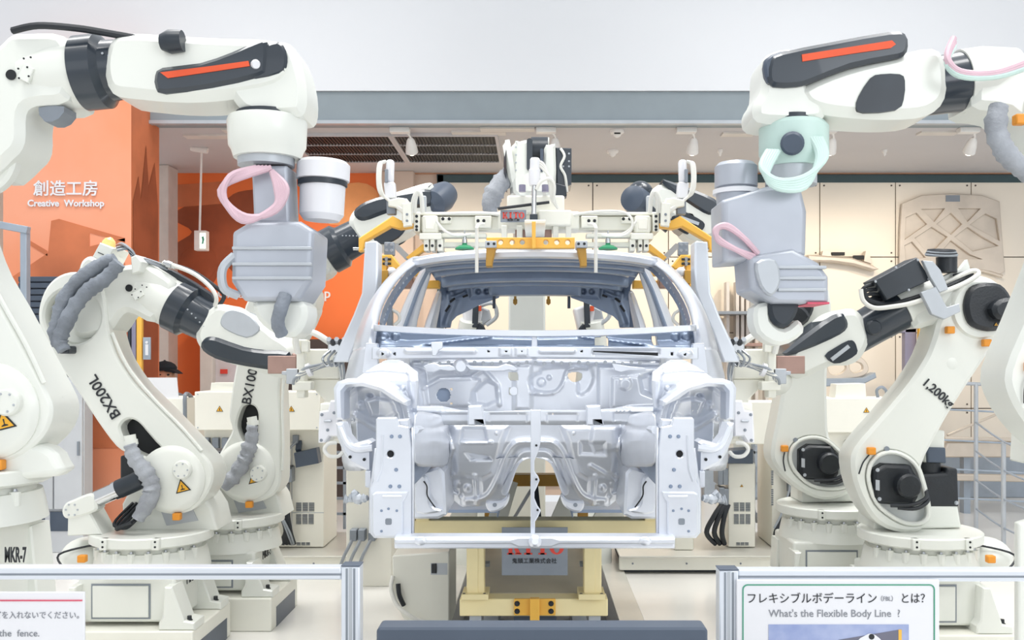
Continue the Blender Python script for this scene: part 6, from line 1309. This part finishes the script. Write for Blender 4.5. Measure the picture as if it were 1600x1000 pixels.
rd = [(.16, .11), (.17, .12), (.13, .1), (.06, .06), (.075, .075), (.055, .055), (.04, .04), (.075, .075), (.055, .055), (.04, .04), (.1, .1), (.075, .075), (.05, .06), (.04, .03), (.1, .1), (.075, .075), (.05, .06), (.04, .03)]
skin_body('body', vs, es, rd, 'shirt', p)
hd = B().ball((hx, d, hz-.03), .10, (.82, .95, 1.2), 24, 18); hd.ball((hx+.05, d-.095, hz-.045), .022, (.8, 1, 1.1), 10, 8); hd.ball((hx-.08, d+.01, hz-.03), .025, (.5, 1, 1.3), 10, 8); hd.ball((hx+.08, d+.01, hz-.03), .025, (.5, 1, 1.3), 10, 8); hd.cyl((hx, d+.01, hz-.25), (hx, d+.01, hz-.1), .055, n=16)
h_ = obj('head', hd, 'skin', p, angle=70)
for q in (-.03, .045):
    obj('eye', B().ball((hx+.02+q, d-.088, hz-.015), .011, (1.3, .6, .8), 10, 8), 'hair', h_)
obj('mouth', B().ball((hx+.03, d-.083, hz-.095), .02, (1.3, .5, .35), 10, 8), 'redline', h_)
obj('hair', B().ball((hx-.008, d+.02, hz), .105, (.86, .98, .95), 20, 14), 'hair', p, angle=70)
cp = obj('cap', B().lathe((hx-.005, d, hz+.025), (hx-.005, d, hz+.125), [(0, .118), (.35, .12), (.65, .1), (.88, .062), (1, .012)], 28), 'cap', p)
obj('cap_peak', B().prism(smooth([(hx+.03, hz+.045), (hx+.11, hz+.035), (hx+.165, hz-.005), (hx+.15, hz+.0), (hx+.08, hz+.012), (hx+.03, hz+.02)], 3), d-.10, d+.05), 'cap', cp, bevel=.008)
obj('cap_button', B().ball((hx-.005, d, hz+.127), .012, (1, 1, .6), 10, 6), 'cap', cp)
for s_ in (-1, 1):
    hb_ = B().ball((hx+s_*.2, d-.26, hz-.72), .045, (.8, 1.1, 1), 14, 10)
    for k in range(4): hb_.tube([(hx+s_*(.2-.015+.017*k-.01), d-.29, hz-.715), (hx+s_*(.2-.02+.018*k-.01), d-.335, hz-.725), (hx+s_*(.2-.02+.018*k-.01), d-.345, hz-.755)], [.010, .009, .007], 8, res=3)
    hb_.tube([(hx+s_*.165, d-.26, hz-.71), (hx+s_*.145, d-.295, hz-.70), (hx+s_*.145, d-.325, hz-.71)], [.011, .01, .008], 8, res=3)
    obj('hand', hb_, 'skin', p, angle=70)
# ---------------------------------------------------------------- visitor fence, signs, monitor
d = 2.0
def fence(lab, posts, rails):
    t = thing('safety_fence', lab, 'fence', (X(posts[0][0], d), d, 0))
    for a, c, b in posts:
        o = obj('post', B().box(X(a, d), X(c, d), d-.02, d+.02, 0, Z(b, d)), 'alu', t, bevel=.003)
        obj('post_cap', B().box(X(a, d)-.0006, X(c, d)+.0006, d-.0206, d+.0206, Z(b, d), Z(b-1.6, d)), 'dark', o, bevel=.001)
        for q in (.3, .7): 
            xx = X(a+(c-a)*q, d); obj('profile_groove', B().box(xx-.0022, xx+.0022, d-.0206, d-.0195, .02, Z(b+3, d)), 'gray', o)
        obj('profile_groove', B().box(X((a+c)/2, d)-.003, X((a+c)/2, d)+.003, d-.0212, d-.0195, .02, Z(b+2, d)), 'lgray', o)
    for x0, x1, y0, y1, zz in rails:
        o = obj('rail', B().box(X(x0, d), X(x1, d), d-.018, d+.018, Z(y1, d), Z(y0, d)), 'alu', t, bevel=.003)
        ym = (y0+y1)/2+1; obj('profile_groove', B().box(X(x0, d), X(x1, d), d-.0187, d-.0175, Z(ym+1.6, d), Z(ym-1.6, d)), 'gray', o)
    return t
fence('aluminium profile safety fence at left foreground with round-slotted post', [(536, 565, 882)], [(-330, 536, 884, 903, 0), (-330, 536, 1500, 1520, 0)])
fence('aluminium profile safety fence at right foreground holding the green-framed sign', [(1121, 1151, 888)], [(1151, 1900, 888, 906, 0), (1151, 1900, 1500, 1520, 0)])
ds = 1.97
sg_ = thing('notice_board', 'white notice with a red line on the left fence, lower left corner', 'notice', W(60, 1150, ds))
bd = obj('board', B().pbox(-330, 925, 132, 1150, ds, ds, ds+.006), 'signw', sg_, bevel=.002)
obj('red_rule', B().pbox(-330, 937.5, 128, 939.5, ds-.001, ds-.002, ds), 'redline', sg_)
text('japanese_lettering', 'どを入れないでください。', W(131, 962, ds-.001), S(12.6, ds), 'greyp', sg_, align='RIGHT', ext=.0004, sx=.93)
text('english_lettering', 'the  fence.', W(62, 990, ds-.001), S(15, ds), 'greyp', sg_, align='RIGHT', ext=.0004)
sg_ = thing('information_sign', 'white green-bordered information sign with photo on the right fence', 'sign', W(1310, 1200, ds))
obj('board', B().pbox(1151, 906, 1468, 1200, ds, ds, ds+.006), 'signw', sg_, bevel=.002)
bo = rrect(1160, 913, 1461, 1190, 8); bi = rrect(1162, 915, 1459, 1188, 6.5)
obj('green_border', B().pprism(bo, ds, ds-.0012, ds+.001, [bi]), 'greenp', sg_)
text('japanese_title', 'フレキシブルボデーライン', W(1268.5, 936, ds-.001), S(18, ds), 'blackp', sg_, ext=.0004, sx=.95)
text('japanese_title', '（FBL）', W(1386, 936, ds-.001), S(9.5, ds), 'greyp', sg_, ext=.0004, sx=.9)
text('japanese_title', 'とは？', W(1430, 936, ds-.001), S(17.5, ds), 'blackp', sg_, ext=.0004, sx=.9)
text('english_title', "What's the Flexible Body Line  ?", W(1304, 959, ds-.001), S(16.3, ds), 'greyp', sg_, ext=.0004, sx=.97)
ph = obj('photo', B().pbox(1201, 976, 1420, 1120, ds-.0005, ds-.0015, ds), mat('blue_photo_print', '8796c4', .5, var=.18, scale=14, col2='aab4d4'), sg_)
obj('photo_band', B().pprism([(1310, 1000), (1406, 984), (1406, 1030), (1310, 1030)], ds-.002, ds-.0025, ds-.0015), mat('photo_slate', '6f6f7f', .5), ph)
obj('photo_band', B().pprism([(1404, 984), (1409, 984), (1409, 1030), (1404, 1030)], ds-.002, ds-.003, ds-.0015), 'yellow', ph)
obj('photo_robot', B().pprism(smooth([(1338, 1004), (1352, 993), (1362, 990), (1374, 997), (1380, 1008), (1370, 1030), (1340, 1030)], 2), ds-.0025, ds-.003, ds-.002), 'signw', ph)
obj('photo_robot_joint', B().pprism(circ(1362, 995, 4.5, n=12), ds-.0032, ds-.0036, ds-.003), 'blackp', ph)
dm = 1.75
t = thing('display_monitor', 'dark slate monitor whose top edge shows at the bottom centre', 'monitor', (X(847, dm), dm, 0))
obj('casing', B().pprism(rrect(588, 981, 1106, 1330, 7), dm, dm, dm+.05, b=.004), 'dark', t)
obj('screen', B().pbox(606, 1006, 1088, 1310, dm, dm-.002, dm+.002), 'hole', t)
obj('stand', B().box(X(820, dm), X(874, dm), dm+.01, dm+.05, .03, Z(1325, dm)), 'gray', t, bevel=.005)
obj('foot', B().box(X(720, dm), X(974, dm), dm-.15, dm+.2, 0, .03), 'gray', t, bevel=.006)
